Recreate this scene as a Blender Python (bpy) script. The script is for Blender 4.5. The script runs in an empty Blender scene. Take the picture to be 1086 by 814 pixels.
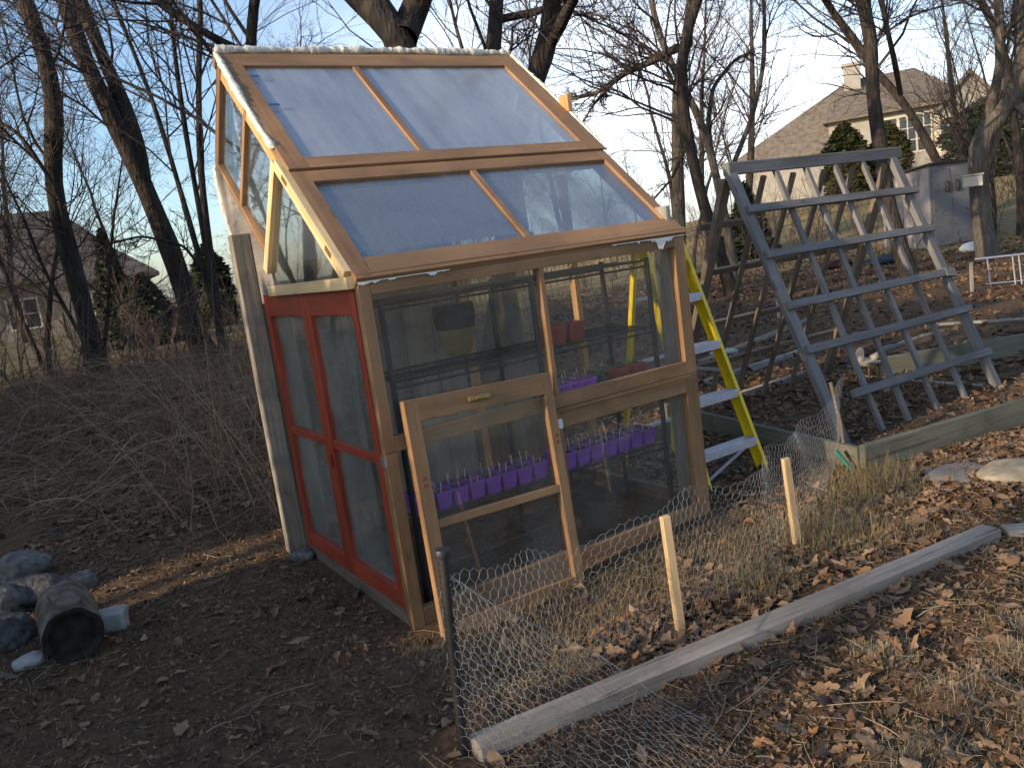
import bpy, math, random
import numpy as np
from mathutils import Matrix, Vector
rng = np.random.default_rng(7); random.seed(7)
sc = bpy.context.scene; col = sc.collection
R_ = math.radians

# ---------------------------------------------------------------- camera
CAMH = 1.513; F = 873.0; PITCH = 0.16185; ROLL = 0.13615
_f = np.array([0, math.cos(PITCH), -math.sin(PITCH)]); _u = np.array([0, math.sin(PITCH), math.cos(PITCH)]); _r = np.array([1., 0, 0])
_c, _s = math.cos(ROLL), math.sin(ROLL)
RI = _c*_r - _s*_u; UP = _s*_r + _c*_u; FW = _f
CAM = np.array([0, 0, CAMH])
cd = bpy.data.cameras.new('camera'); cam = bpy.data.objects.new('camera', cd); col.objects.link(cam); sc.camera = cam
cd.lens = F/1086*36; cd.sensor_width = 36; cd.clip_end = 2000; cd.clip_start = 0.05
cam.matrix_world = Matrix(((RI[0], UP[0], -FW[0], 0), (RI[1], UP[1], -FW[1], 0), (RI[2], UP[2], -FW[2], CAMH), (0, 0, 0, 1)))
def ray(px, py): return FW + RI*(px-543)/F + UP*(407-py)/F
def at(px, py, dist):            # point of the world at a ground distance
    d = ray(px, py); t = dist/math.hypot(d[0], d[1]); return CAM + d*t
def gnd(px, py, z=0.0):
    d = ray(px, py); return CAM + d*((z-CAMH)/d[2])

# ---------------------------------------------------------------- frame of the greenhouse (local axes A right, B back)
YAW = 0.5513; O = np.array([-0.559, 3.324, 0.0])
A = np.array([math.cos(YAW), math.sin(YAW), 0]); B = np.array([-math.sin(YAW), math.cos(YAW), 0]); Z = np.array([0, 0, 1.])
def L2W(x, y, z=0): return O + A*x + B*y + Z*z

# ---------------------------------------------------------------- sky, sun, exposure
SUN_EL = R_(17)
SH = -A*math.cos(R_(3)) - B*math.sin(R_(3))
SUN = np.array([SH[0]*math.cos(SUN_EL), SH[1]*math.cos(SUN_EL), math.sin(SUN_EL)])
w = bpy.data.worlds.new('World'); sc.world = w; w.use_nodes = True
nt = w.node_tree; nt.nodes.clear()
def N(t, typ, **k):
    n = t.nodes.new(typ)
    for a_, v in k.items():
        if a_ == 'inp':
            for kk, vv in v.items(): n.inputs[kk].default_value = vv
        else: setattr(n, a_, v)
    return n
sky = N(nt, 'ShaderNodeTexSky', sky_type='NISHITA', sun_disc=False, sun_elevation=SUN_EL, air_density=1.0, dust_density=1.2, ozone_density=3.0)
sky.sun_rotation = math.atan2(SUN[0], SUN[1])
tc = N(nt, 'ShaderNodeTexCoord')
mp = N(nt, 'ShaderNodeMapping'); mp.inputs['Scale'].default_value = (1, 1, 2.6); mp.inputs['Location'].default_value = (.35, .1, 0)
nz = N(nt, 'ShaderNodeTexNoise', inp={'Scale': 1.7, 'Detail': 6.0, 'Roughness': .55})
cr = N(nt, 'ShaderNodeValToRGB'); cr.color_ramp.elements[0].position = .36; cr.color_ramp.elements[1].position = .60
# thin cloud is thicker towards the east (right), a band low down is bright
dt = N(nt, 'ShaderNodeVectorMath', operation='DOT_PRODUCT'); dt.inputs[1].default_value = (.62, .78, .02)
mr = N(nt, 'ShaderNodeMapRange', inp={'From Min': .55, 'From Max': 1.0, 'To Min': 0.0, 'To Max': 1.0})
mm = N(nt, 'ShaderNodeMath', operation='MULTIPLY_ADD'); 
mx = N(nt, 'ShaderNodeMix', data_type='RGBA')
bg = N(nt, 'ShaderNodeBackground', inp={'Strength': .15}); wo = N(nt, 'ShaderNodeOutputWorld')
l = nt.links.new
l(tc.outputs['Generated'], mp.inputs['Vector']); l(mp.outputs[0], nz.inputs['Vector']); l(nz.outputs[0], cr.inputs[0])
l(tc.outputs['Generated'], dt.inputs[0]); l(dt.outputs['Value'], mr.inputs['Value'])
l(cr.outputs[0], mm.inputs[0]); l(mr.outputs[0], mm.inputs[1]); mm.inputs[2].default_value = .03
hs = N(nt, 'ShaderNodeHueSaturation', inp={'Saturation': 1.0}); l(sky.outputs[0], hs.inputs['Color']); l(mm.outputs[0], mx.inputs['Factor']); l(hs.outputs[0], mx.inputs['A']); mx.inputs['B'].default_value = (7.2, 7.3, 7.6, 1)
l(mx.outputs['Result'], bg.inputs['Color']); l(bg.outputs[0], wo.inputs['Surface'])
sd = bpy.data.lights.new('sun', 'SUN'); sd.energy = 3.9; sd.angle = R_(.6); sd.color = (1.0, .80, .56)
so = bpy.data.objects.new('sun', sd); col.objects.link(so)
so.rotation_euler = Vector(tuple(SUN)).to_track_quat('Z', 'Y').to_euler()
so.location = (-20, -14, 12)
vs = sc.view_settings; vs.view_transform = 'Standard'; vs.look = 'None'; vs.gamma = 1; vs.use_curve_mapping = False; vs.exposure = 0.86
sc.render.engine = 'CYCLES'
try:
    sc.cycles.max_bounces = 8; sc.cycles.transparent_max_bounces = 24
except Exception: pass

# ---------------------------------------------------------------- materials
def mat(name):
    m = bpy.data.materials.new(name); m.use_nodes = True; t = m.node_tree
    return m, t, t.nodes['Principled BSDF'], t.links.new
def simple(name, c, rough=.7, metal=0., noise=0.15, scale=30., bump=0.0, spec=.3):
    m, t, p, k = mat(name)
    p.inputs['Roughness'].default_value = rough; p.inputs['Metallic'].default_value = metal; p.inputs['Specular IOR Level'].default_value = spec
    co = N(t, 'ShaderNodeTexCoord'); n = N(t, 'ShaderNodeTexNoise', inp={'Scale': scale, 'Detail': 5.0}); k(co.outputs['Object'], n.inputs['Vector'])
    r = N(t, 'ShaderNodeValToRGB'); r.color_ramp.elements[0].position = .3; r.color_ramp.elements[1].position = .7
    r.color_ramp.elements[0].color = (*[x*(1-noise) for x in c], 1); r.color_ramp.elements[1].color = (*[min(1, x*(1+noise)) for x in c], 1)
    k(n.outputs[0], r.inputs[0]); k(r.outputs[0], p.inputs['Base Color'])
    if bump:
        b = N(t, 'ShaderNodeBump', inp={'Strength': bump, 'Distance': .02}); k(n.outputs[0], b.inputs['Height']); k(b.outputs[0], p.inputs['Normal'])
    return m
def wood(name, c1, c2, dirt=(.05, .04, .03), dirtamt=.25, rough=.7, grain=1.0, sv=90., bump=.35, crack=0., chip=None):
    """boards carry a UV with metres along the length in U, so the grain runs down each board"""
    m, t, p, k = mat(name); p.inputs['Roughness'].default_value = rough; p.inputs['Specular IOR Level'].default_value = .25
    uv = N(t, 'ShaderNodeUVMap'); ma = N(t, 'ShaderNodeMapping'); ma.inputs['Scale'].default_value = (2.2, sv, 1)
    k(uv.outputs[0], ma.inputs['Vector'])
    n = N(t, 'ShaderNodeTexNoise', inp={'Scale': 1.0, 'Detail': 6.0, 'Roughness': .65, 'Distortion': .3}); k(ma.outputs[0], n.inputs['Vector'])
    r = N(t, 'ShaderNodeValToRGB'); e = r.color_ramp.elements; e[0].position = .5-.25*grain; e[1].position = .5+.25*grain
    e[0].color = (*c1, 1); e[1].color = (*c2, 1); k(n.outputs[0], r.inputs[0])
    ma0 = N(t, 'ShaderNodeMapping'); ma0.inputs['Scale'].default_value = (1.3, 5.0, 1); k(uv.outputs[0], ma0.inputs['Vector'])
    n0 = N(t, 'ShaderNodeTexNoise', inp={'Scale': 1.0, 'Detail': 3.0}); k(ma0.outputs[0], n0.inputs['Vector'])
    h0 = N(t, 'ShaderNodeHueSaturation'); v0 = N(t, 'ShaderNodeMapRange', inp={'From Min': .3, 'From Max': .7, 'To Min': .68, 'To Max': 1.25}); k(n0.outputs[0], v0.inputs['Value']); k(v0.outputs[0], h0.inputs['Value']); k(r.outputs[0], h0.inputs['Color'])
    # knots
    mk = N(t, 'ShaderNodeMapping'); mk.inputs['Scale'].default_value = (3.0, 9.0, 1); k(uv.outputs[0], mk.inputs['Vector'])
    vk = N(t, 'ShaderNodeTexVoronoi', inp={'Scale': 1.0}); k(mk.outputs[0], vk.inputs['Vector']); rk = N(t, 'ShaderNodeMapRange', inp={'From Min': .05, 'From Max': .13, 'To Min': .55, 'To Max': 0.}); k(vk.outputs['Distance'], rk.inputs['Value'])
    hk = N(t, 'ShaderNodeMix', data_type='RGBA'); hk.inputs['B'].default_value = (c1[0]*.45, c1[1]*.4, c1[2]*.4, 1); k(rk.outputs[0], hk.inputs['Factor']); k(h0.outputs[0], hk.inputs['A'])
    co = N(t, 'ShaderNodeTexCoord'); n2 = N(t, 'ShaderNodeTexNoise', inp={'Scale': 5.0, 'Detail': 7.0, 'Roughness': .7}); k(co.outputs['Object'], n2.inputs['Vector'])
    r2 = N(t, 'ShaderNodeMapRange', inp={'From Min': .52, 'From Max': .75, 'To Min': 0., 'To Max': dirtamt}); k(n2.outputs[0], r2.inputs['Value'])
    mi = N(t, 'ShaderNodeMix', data_type='RGBA'); mi.inputs['B'].default_value = (*dirt, 1)
    k(r2.outputs[0], mi.inputs['Factor']); k(hk.outputs['Result'], mi.inputs['A']); last = mi.outputs['Result']
    if crack:
        ma2 = N(t, 'ShaderNodeMapping'); ma2.inputs['Scale'].default_value = (1.1, sv*.6, 1); k(uv.outputs[0], ma2.inputs['Vector'])
        n3 = N(t, 'ShaderNodeTexNoise', inp={'Scale': 1.0, 'Detail': 3.0}); k(ma2.outputs[0], n3.inputs['Vector'])
        r3 = N(t, 'ShaderNodeMapRange', inp={'From Min': .66, 'From Max': .70, 'To Min': 0., 'To Max': crack}); k(n3.outputs[0], r3.inputs['Value'])
        mi2 = N(t, 'ShaderNodeMix', data_type='RGBA'); mi2.inputs['B'].default_value = (.02, .018, .015, 1)
        k(r3.outputs[0], mi2.inputs['Factor']); k(last, mi2.inputs['A']); last = mi2.outputs['Result']
    if chip:
        nc = N(t, 'ShaderNodeTexNoise', inp={'Scale': 26.0, 'Detail': 9.0, 'Roughness': .75}); k(co.outputs['Object'], nc.inputs['Vector'])
        rc = N(t, 'ShaderNodeMapRange', inp={'From Min': .655, 'From Max': .68, 'To Min': 0., 'To Max': 1.}); k(nc.outputs[0], rc.inputs['Value'])
        mc = N(t, 'ShaderNodeMix', data_type='RGBA'); mc.inputs['B'].default_value = (*chip, 1); k(rc.outputs[0], mc.inputs['Factor']); k(last, mc.inputs['A']); last = mc.outputs['Result']
    k(last, p.inputs['Base Color'])
    b = N(t, 'ShaderNodeBump', inp={'Strength': bump, 'Distance': .003}); k(n.outputs[0], b.inputs['Height']); k(b.outputs[0], p.inputs['Normal'])
    return m
def island(name, cols, rough=.8, trans=0.0, spec=.2, noise=.0):
    """one of several colours per loose piece (leaf, cane, blade)"""
    m, t, p, k = mat(name); p.inputs['Roughness'].default_value = rough; p.inputs['Specular IOR Level'].default_value = spec
    g = N(t, 'ShaderNodeNewGeometry'); r = N(t, 'ShaderNodeValToRGB'); e = r.color_ramp.elements
    while len(e) < len(cols): e.new(.5)
    for i, c in enumerate(cols): e[i].position = i/max(1, len(cols)-1); e[i].color = (*c, 1)
    k(g.outputs['Random Per Island'], r.inputs[0]); k(r.outputs[0], p.inputs['Base Color'])
    return m
def glass(name, tint=(.9, .95, .93), refl=1.0, dirt=.06, dirtc=(.35, .36, .34), ior=1.5, smear=3.0):
    m, t, p, k = mat(name); t.nodes.remove(p); out = [n for n in t.nodes if n.type == 'OUTPUT_MATERIAL'][0]
    tr = N(t, 'ShaderNodeBsdfTransparent'); tr.inputs[0].default_value = (*tint, 1)
    gl = N(t, 'ShaderNodeBsdfGlossy', inp={'Roughness': .02}); fr = N(t, 'ShaderNodeFresnel', inp={'IOR': ior})
    ge = N(t, 'ShaderNodeNewGeometry'); bf = N(t, 'ShaderNodeMapRange', inp={'To Min': ior, 'To Max': 1/ior}); k(ge.outputs['Backfacing'], bf.inputs['Value']); k(bf.outputs[0], fr.inputs['IOR'])   # thin pane: same reflectance from either side
    fm = N(t, 'ShaderNodeMath', operation='MULTIPLY'); fm.inputs[1].default_value = refl; k(fr.outputs[0], fm.inputs[0])
    mx_ = N(t, 'ShaderNodeMixShader'); k(fm.outputs[0], mx_.inputs[0]); k(tr.outputs[0], mx_.inputs[1]); k(gl.outputs[0], mx_.inputs[2])
    df = N(t, 'ShaderNodeBsdfDiffuse'); df.inputs[0].default_value = (*dirtc, 1)
    co = N(t, 'ShaderNodeTexCoord'); n = N(t, 'ShaderNodeTexNoise', inp={'Scale': smear, 'Detail': 8.0, 'Roughness': .65}); k(co.outputs['Object'], n.inputs['Vector'])
    mr_ = N(t, 'ShaderNodeMapRange', inp={'From Min': .35, 'From Max': .75, 'To Min': dirt*.3, 'To Max': dirt*2}); k(n.outputs[0], mr_.inputs['Value'])
    m2 = N(t, 'ShaderNodeMixShader'); k(mr_.outputs[0], m2.inputs[0]); k(mx_.outputs[0], m2.inputs[1]); k(df.outputs[0], m2.inputs[2])
    bu = N(t, 'ShaderNodeBump', inp={'Strength': .12, 'Distance': .01}); n4 = N(t, 'ShaderNodeTexNoise', inp={'Scale': 2.5, 'Detail': 1.0}); k(co.outputs['Object'], n4.inputs['Vector'])
    k(n4.outputs[0], bu.inputs['Height']); k(bu.outputs[0], gl.inputs['Normal'])
    k(m2.outputs[0], out.inputs['Surface']); return m
def foggy(name, c, solid=.5, rough=.12, refl=.25):
    """clouded plastic glazing: part clear, part milky, with a soft reflection of the sky"""
    m, t, p, k = mat(name); t.nodes.remove(p); out = [n for n in t.nodes if n.type == 'OUTPUT_MATERIAL'][0]
    tr = N(t, 'ShaderNodeBsdfTransparent'); tr.inputs[0].default_value = (.90, .94, .97, 1)
    df = N(t, 'ShaderNodeBsdfDiffuse'); tl = N(t, 'ShaderNodeBsdfTranslucent'); gl = N(t, 'ShaderNodeBsdfGlossy', inp={'Roughness': rough})
    gl.inputs['Color'].default_value = (.92, .95, 1, 1)
    co = N(t, 'ShaderNodeTexCoord'); ma = N(t, 'ShaderNodeMapping'); ma.inputs['Scale'].default_value = (1.6, .7, .7); k(co.outputs['Object'], ma.inputs[0])
    n = N(t, 'ShaderNodeTexNoise', inp={'Scale': 2.0, 'Detail': 6.0, 'Roughness': .6}); k(ma.outputs[0], n.inputs['Vector'])
    n5 = N(t, 'ShaderNodeTexNoise', inp={'Scale': 160.0, 'Detail': 2.0}); k(co.outputs['Object'], n5.inputs['Vector'])
    for s_ in (df, tl): s_.inputs[0].default_value = (*c, 1)
    a1 = N(t, 'ShaderNodeMixShader', inp={0: .60}); k(df.outputs[0], a1.inputs[1]); k(tl.outputs[0], a1.inputs[2])
    mr_ = N(t, 'ShaderNodeMapRange', inp={'From Min': .3, 'From Max': .7, 'To Min': max(0, solid-.28), 'To Max': min(1, solid+.28)}); k(n.outputs[0], mr_.inputs['Value'])
    mr5 = N(t, 'ShaderNodeMapRange', inp={'From Min': .3, 'From Max': .7, 'To Min': .88, 'To Max': 1.1}); k(n5.outputs[0], mr5.inputs['Value'])
    ms = N(t, 'ShaderNodeMapping'); ms.inputs['Scale'].default_value = (14, 1.1, 1.1); k(co.outputs['Object'], ms.inputs[0]); n6 = N(t, 'ShaderNodeTexNoise', inp={'Scale': 1.0, 'Detail': 5.0, 'Roughness': .6}); k(ms.outputs[0], n6.inputs['Vector'])
    mr6 = N(t, 'ShaderNodeMapRange', inp={'From Min': .3, 'From Max': .7, 'To Min': .72, 'To Max': 1.2}); k(n6.outputs[0], mr6.inputs['Value'])
    mu0 = N(t, 'ShaderNodeMath', operation='MULTIPLY'); k(mr6.outputs[0], mu0.inputs[0]); k(mr5.outputs[0], mu0.inputs[1])
    mu = N(t, 'ShaderNodeMath', operation='MULTIPLY'); k(mr_.outputs[0], mu.inputs[0]); k(mu0.outputs[0], mu.inputs[1])
    a2 = N(t, 'ShaderNodeMixShader'); k(mu.outputs[0], a2.inputs[0]); k(tr.outputs[0], a2.inputs[1]); k(a1.outputs[0], a2.inputs[2])
    a3 = N(t, 'ShaderNodeMixShader', inp={0: refl}); k(a2.outputs[0], a3.inputs[1]); k(gl.outputs[0], a3.inputs[2])
    k(a3.outputs[0], out.inputs['Surface']); return m

M = {}
M['paint'] = wood('brown_paint', (.235, .130, .064), (.32, .183, .092), dirt=(.13, .075, .05), dirtamt=.5, rough=.55, sv=60, bump=.4, chip=(.42, .32, .2))
M['pine'] = wood('raw_pine', (.56, .40, .20), (.70, .53, .30), dirt=(.3, .2, .1), dirtamt=.4, rough=.65)
M['red'] = wood('red_paint', (.26, .040, .018), (.35, .056, .026), dirt=(.16, .04, .03), dirtamt=.6, rough=.5, sv=50, bump=.45, chip=(.30, .22, .16))
M['grey'] = wood('weathered_wood', (.19, .175, .155), (.40, .37, .32), dirt=(.09, .08, .065), dirtamt=.5, rough=.85, sv=70, bump=.8, crack=.7)
M['blue_grey'] = wood('silvered_wood', (.105, .10, .10), (.22, .21, .205), dirt=(.13, .11, .09), dirtamt=.6, rough=.85, sv=80, bump=.8, crack=.6)
M['plank'] = wood('old_grey_plank', (.13, .115, .095), (.30, .265, .215), dirt=(.05, .045, .035), dirtamt=.6, rough=.9, sv=40, bump=1.0, crack=.8)
M['dark_wood'] = wood('damp_brown_wood', (.12, .09, .065), (.22, .165, .12), dirt=(.04, .035, .025), dirtamt=.6, rough=.85, sv=60, bump=.7, crack=.5)
M['stake'] = wood('new_stake_wood', (.50, .33, .17), (.62, .45, .26), dirtamt=.3, rough=.7, sv=110)
M['board'] = wood('mossy_board', (.10, .10, .075), (.19, .175, .13), dirt=(.05, .06, .03), dirtamt=.7, rough=.9, sv=50, bump=.6, crack=.5)
M['timber'] = wood('landscape_timber', (.19, .16, .13), (.37, .32, .265), dirt=(.16, .12, .09), dirtamt=.5, rough=.85, sv=45, bump=.9, crack=.8)
M['ply'] = wood('aged_plywood', (.15, .135, .12), (.25, .23, .21), dirt=(.15, .11, .08), dirtamt=.5, rough=.85, sv=25, bump=.3)
M['wall_in'] = wood('inner_sheathing', (.22, .185, .15), (.34, .29, .24), dirt=(.14, .10, .075), dirtamt=.7, rough=.9, sv=18, bump=.3)
M['stud'] = wood('orange_stud', (.50, .26, .10), (.62, .36, .17), dirtamt=.3)
M['glass'] = glass('clear_glass', tint=(.97, .98, .975), dirt=.06)
M['dusty_glass'] = glass('dusty_glass', tint=(.93, .96, .945), dirt=.13, dirtc=(.38, .40, .37), refl=1.3)
M['mirror_glass'] = glass('upper_side_glass', tint=(.93, .95, .96), dirt=.04, refl=2.0)
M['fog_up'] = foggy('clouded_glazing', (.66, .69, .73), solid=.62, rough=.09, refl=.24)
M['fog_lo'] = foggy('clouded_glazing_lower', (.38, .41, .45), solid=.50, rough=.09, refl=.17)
M['foam'] = simple('expanding_foam', (.66, .62, .53), rough=.8, noise=.12, scale=40, bump=.6)
M['caulk'] = simple('white_filler', (.75, .74, .70), rough=.6, noise=.1, scale=60, bump=.4)
M['brass'] = simple('old_brass', (.35, .24, .09), rough=.45, metal=.8, noise=.3, scale=80)
M['steel'] = simple('galvanised_steel', (.55, .56, .58), rough=.4, metal=.9, noise=.15, scale=60)
M['wire'] = simple('galvanised_wire', (.30, .305, .31), rough=.42, metal=.35, noise=.2, scale=60)
M['black_metal'] = simple('black_enamel', (.018, .02, .022), rough=.4, noise=.3, scale=60, spec=.5)
M['black_plastic'] = simple('black_plastic', (.02, .02, .02), rough=.5, noise=.3, spec=.5)
M['purple'] = simple('purple_plastic', (.26, .07, .46), rough=.4, noise=.15, scale=20, spec=.5)
M['pink'] = simple('violet_plastic', (.55, .14, .62), rough=.4, noise=.15, scale=20, spec=.5)
M['terra'] = simple('red_plastic', (.42, .06, .035), rough=.5, noise=.2, scale=20, spec=.4)
M['brick'] = simple('dark_red_plastic', (.28, .05, .03), rough=.5, noise=.2, scale=20, spec=.4)
M['potsoil'] = simple('potting_soil', (.03, .022, .016), rough=.95, noise=.5, scale=150, bump=.8)
M['leafgreen'] = simple('seedling_green', (.08, .16, .04), rough=.6, noise=.4, scale=90)
M['seedling_pale'] = simple('pale_seedling', (.30, .15, .10), rough=.6, noise=.4, scale=90)
M['label'] = simple('plant_label', (.72, .66, .50), rough=.6, noise=.1)
M['basket_dark'] = simple('basket_liner', (.055, .05, .042), rough=.8, noise=.4, scale=20)
M['basket'] = simple('yellow_green_pot', (.26, .22, .11), rough=.5, noise=.2, scale=10)
M['yellow'] = simple('yellow_fibreglass', (.72, .52, .015), rough=.4, noise=.1, scale=12, spec=.45)
M['alu'] = simple('aluminium_tread', (.50, .50, .56), rough=.45, metal=.35, noise=.12, scale=30)
M['shed'] = simple('grey_shed_panel', (.20, .195, .205), rough=.6, noise=.06, scale=6)
M['shed_side'] = simple('sunlit_shed_panel', (.42, .37, .33), rough=.6, noise=.06, scale=6)  # sunlit tone of the shed sides put into the colour
M['shed_roof'] = simple('dark_shed_roof', (.05, .045, .05), rough=.7, noise=.1)
M['rock'] = simple('field_stone', (.13, .122, .11), rough=.9, noise=.45, scale=26, bump=1.0)
M['rock_dark'] = simple('dark_stone', (.06, .06, .058), rough=.85, noise=.6, scale=26, bump=1.0)
M['rock_pale'] = simple('pale_stone', (.34, .33, .31), rough=.9, noise=.2, scale=14, bump=.6)
M['flag'] = simple('flagstone', (.17, .155, .145), rough=.9, noise=.3, scale=8, bump=.6)
M['flag_edge'] = simple('sandy_flagstone', (.27, .23, .165), rough=.9, noise=.4, scale=12, bump=.5)
M['bark_log'] = simple('log_bark', (.13, .105, .08), rough=.95, noise=.6, scale=14, bump=1.0)
M['log_end'] = simple('dark_log_end', (.022, .018, .015), rough=.95, noise=.6, scale=20, bump=1.0)  # cut end much darker than the bark
M['white'] = simple('white_paint', (.75, .75, .74), rough=.5, noise=.06)
M['boot'] = simple('lichened_stone', (.50, .42, .33), rough=.9, noise=.3, scale=60, bump=.6)
M['green_post'] = simple('green_coated_metal', (.02, .16, .12), rough=.4, noise=.2)
M['roof_tile'] = simple('roof_shingle', (.13, .108, .088), rough=.9, noise=.35, scale=3.5, bump=.3)
M['roof_tile_dark'] = simple('dark_roof_shingle', (.085, .075, .068), rough=.9, noise=.3, scale=3.5)
M['stucco'] = simple('cream_stucco', (.46, .40, .30), rough=.9, noise=.08, scale=2)
M['siding'] = simple('pale_siding', (.25, .235, .21), rough=.8, noise=.12, scale=2)
M['house_wall'] = simple('grey_house_wall', (.22, .205, .185), rough=.9, noise=.1, scale=1)
M['pane_dark'] = simple('dark_pane', (.035, .045, .055), rough=.08, noise=.2, spec=.8)
M['trim'] = simple('white_trim', (.46, .43, .37), rough=.6, noise=.06)
def bark(name, c1, c2, sc_=14):
    m, t, p, k = mat(name); p.inputs['Roughness'].default_value = .95; p.inputs['Specular IOR Level'].default_value = .1
    co = N(t, 'ShaderNodeTexCoord'); ma = N(t, 'ShaderNodeMapping'); ma.inputs['Scale'].default_value = (1, 1, .22); k(co.outputs['Object'], ma.inputs[0])
    n = N(t, 'ShaderNodeTexNoise', inp={'Scale': float(sc_), 'Detail': 7.0, 'Roughness': .7}); k(ma.outputs[0], n.inputs['Vector'])
    v = N(t, 'ShaderNodeTexVoronoi', inp={'Scale': sc_*1.6}); k(ma.outputs[0], v.inputs['Vector'])
    r = N(t, 'ShaderNodeValToRGB'); e = r.color_ramp.elements; e[0].position = .35; e[1].position = .7; e[0].color = (*c1, 1); e[1].color = (*c2, 1)
    k(n.outputs[0], r.inputs[0]); k(r.outputs[0], p.inputs['Base Color'])
    ad = N(t, 'ShaderNodeMath', operation='ADD'); k(n.outputs[0], ad.inputs[0]); k(v.outputs['Distance'], ad.inputs[1])
    b = N(t, 'ShaderNodeBump', inp={'Strength': 1.0, 'Distance': .03}); k(ad.outputs[0], b.inputs['Height']); k(b.outputs[0], p.inputs['Normal']); return m
M['bark'] = bark('grey_brown_bark', (.028, .023, .020), (.085, .070, .060))
M['bark_pale'] = bark('pale_bark', (.075, .063, .053), (.17, .15, .125))
M['twig'] = simple('twig_bark', (.06, .045, .04), rough=.9, noise=.3, scale=5)
M['twig_red'] = simple('reddish_twig_bark', (.11, .075, .062), rough=.9, noise=.3, scale=5)
M['evergreen'] = island('evergreen_foliage', [(.010, .018, .010), (.022, .036, .018), (.035, .048, .024)], rough=.7)
M['evergreen_warm'] = island('yellow_green_foliage', [(.03, .035, .011), (.06, .06, .02), (.04, .043, .017)], rough=.7)
M['leaf'] = island('dead_leaves', [(.10, .058, .034), (.19, .115, .065), (.25, .16, .095), (.14, .075, .038), (.30, .21, .13), (.21, .10, .042), (.16, .12, .088), (.07, .043, .028)], rough=.75)
M['leaf_dark'] = island('damp_dead_leaves', [(.05, .035, .025), (.09, .06, .042), (.12, .085, .06), (.07, .045, .03)], rough=.8)
M['leaf_mix'] = island('mixed_leaf_litter', [(.06, .037, .023), (.19, .115, .065), (.08, .05, .03), (.12, .07, .042), (.25, .16, .095), (.055, .036, .025), (.15, .085, .045)], rough=.8)
M['dry_grass'] = island('dry_grass', [(.30, .235, .125), (.22, .165, .09), (.38, .30, .17), (.13, .12, .055), (.18, .13, .08)], rough=.8)
M['green_grass'] = island('winter_grass', [(.05, .085, .025), (.08, .10, .035), (.12, .115, .05)], rough=.7)
M['cane'] = island('dry_canes', [(.26, .155, .095), (.15, .088, .058), (.32, .20, .125), (.48, .35, .22), (.20, .12, .08), (.10, .065, .048)], rough=.85)
M['straw'] = island('straw', [(.34, .27, .17), (.20, .15, .10), (.42, .35, .23), (.12, .085, .06)], rough=.85)

# ---------------------------------------------------------------- mesh building
def finish(name, me, m, parent, loc=None):
    o = bpy.data.objects.new(name, me); col.objects.link(o)
    if m is not None:
        for q in (m if isinstance(m, (list, tuple)) else [m]): me.materials.append(M[q] if isinstance(q, str) else q)
    if parent: o.parent = parent
    if loc is not None: o.location = tuple(loc)
    return o
def tag(o, label=None, cat=None, group=None, kind=None):
    if label: o['label'] = label
    if cat: o['category'] = cat
    if group: o['group'] = group
    if kind: o['kind'] = kind
    return o
def empty(name, loc, rz=0, **k):
    o = bpy.data.objects.new(name, None); col.objects.link(o); o.location = tuple(float(x) for x in loc); o.rotation_euler = (0, 0, rz)
    o.empty_display_size = .1; return tag(o, **k)
def np_mesh(name, V, Fc, smooth=False):
    """uniform faces, fast"""
    V = np.asarray(V, np.float32); Fc = np.asarray(Fc, np.int32); me = bpy.data.meshes.new(name); n, k_ = Fc.shape
    me.vertices.add(len(V)); me.vertices.foreach_set('co', V.ravel())
    me.loops.add(n*k_); me.loops.foreach_set('vertex_index', Fc.ravel())
    me.polygons.add(n); me.polygons.foreach_set('loop_start', np.arange(0, n*k_, k_, dtype=np.int32))
    me.update(calc_edges=True)
    if smooth: me.polygons.foreach_set('use_smooth', np.ones(n, bool))
    me.validate(); return me
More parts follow.
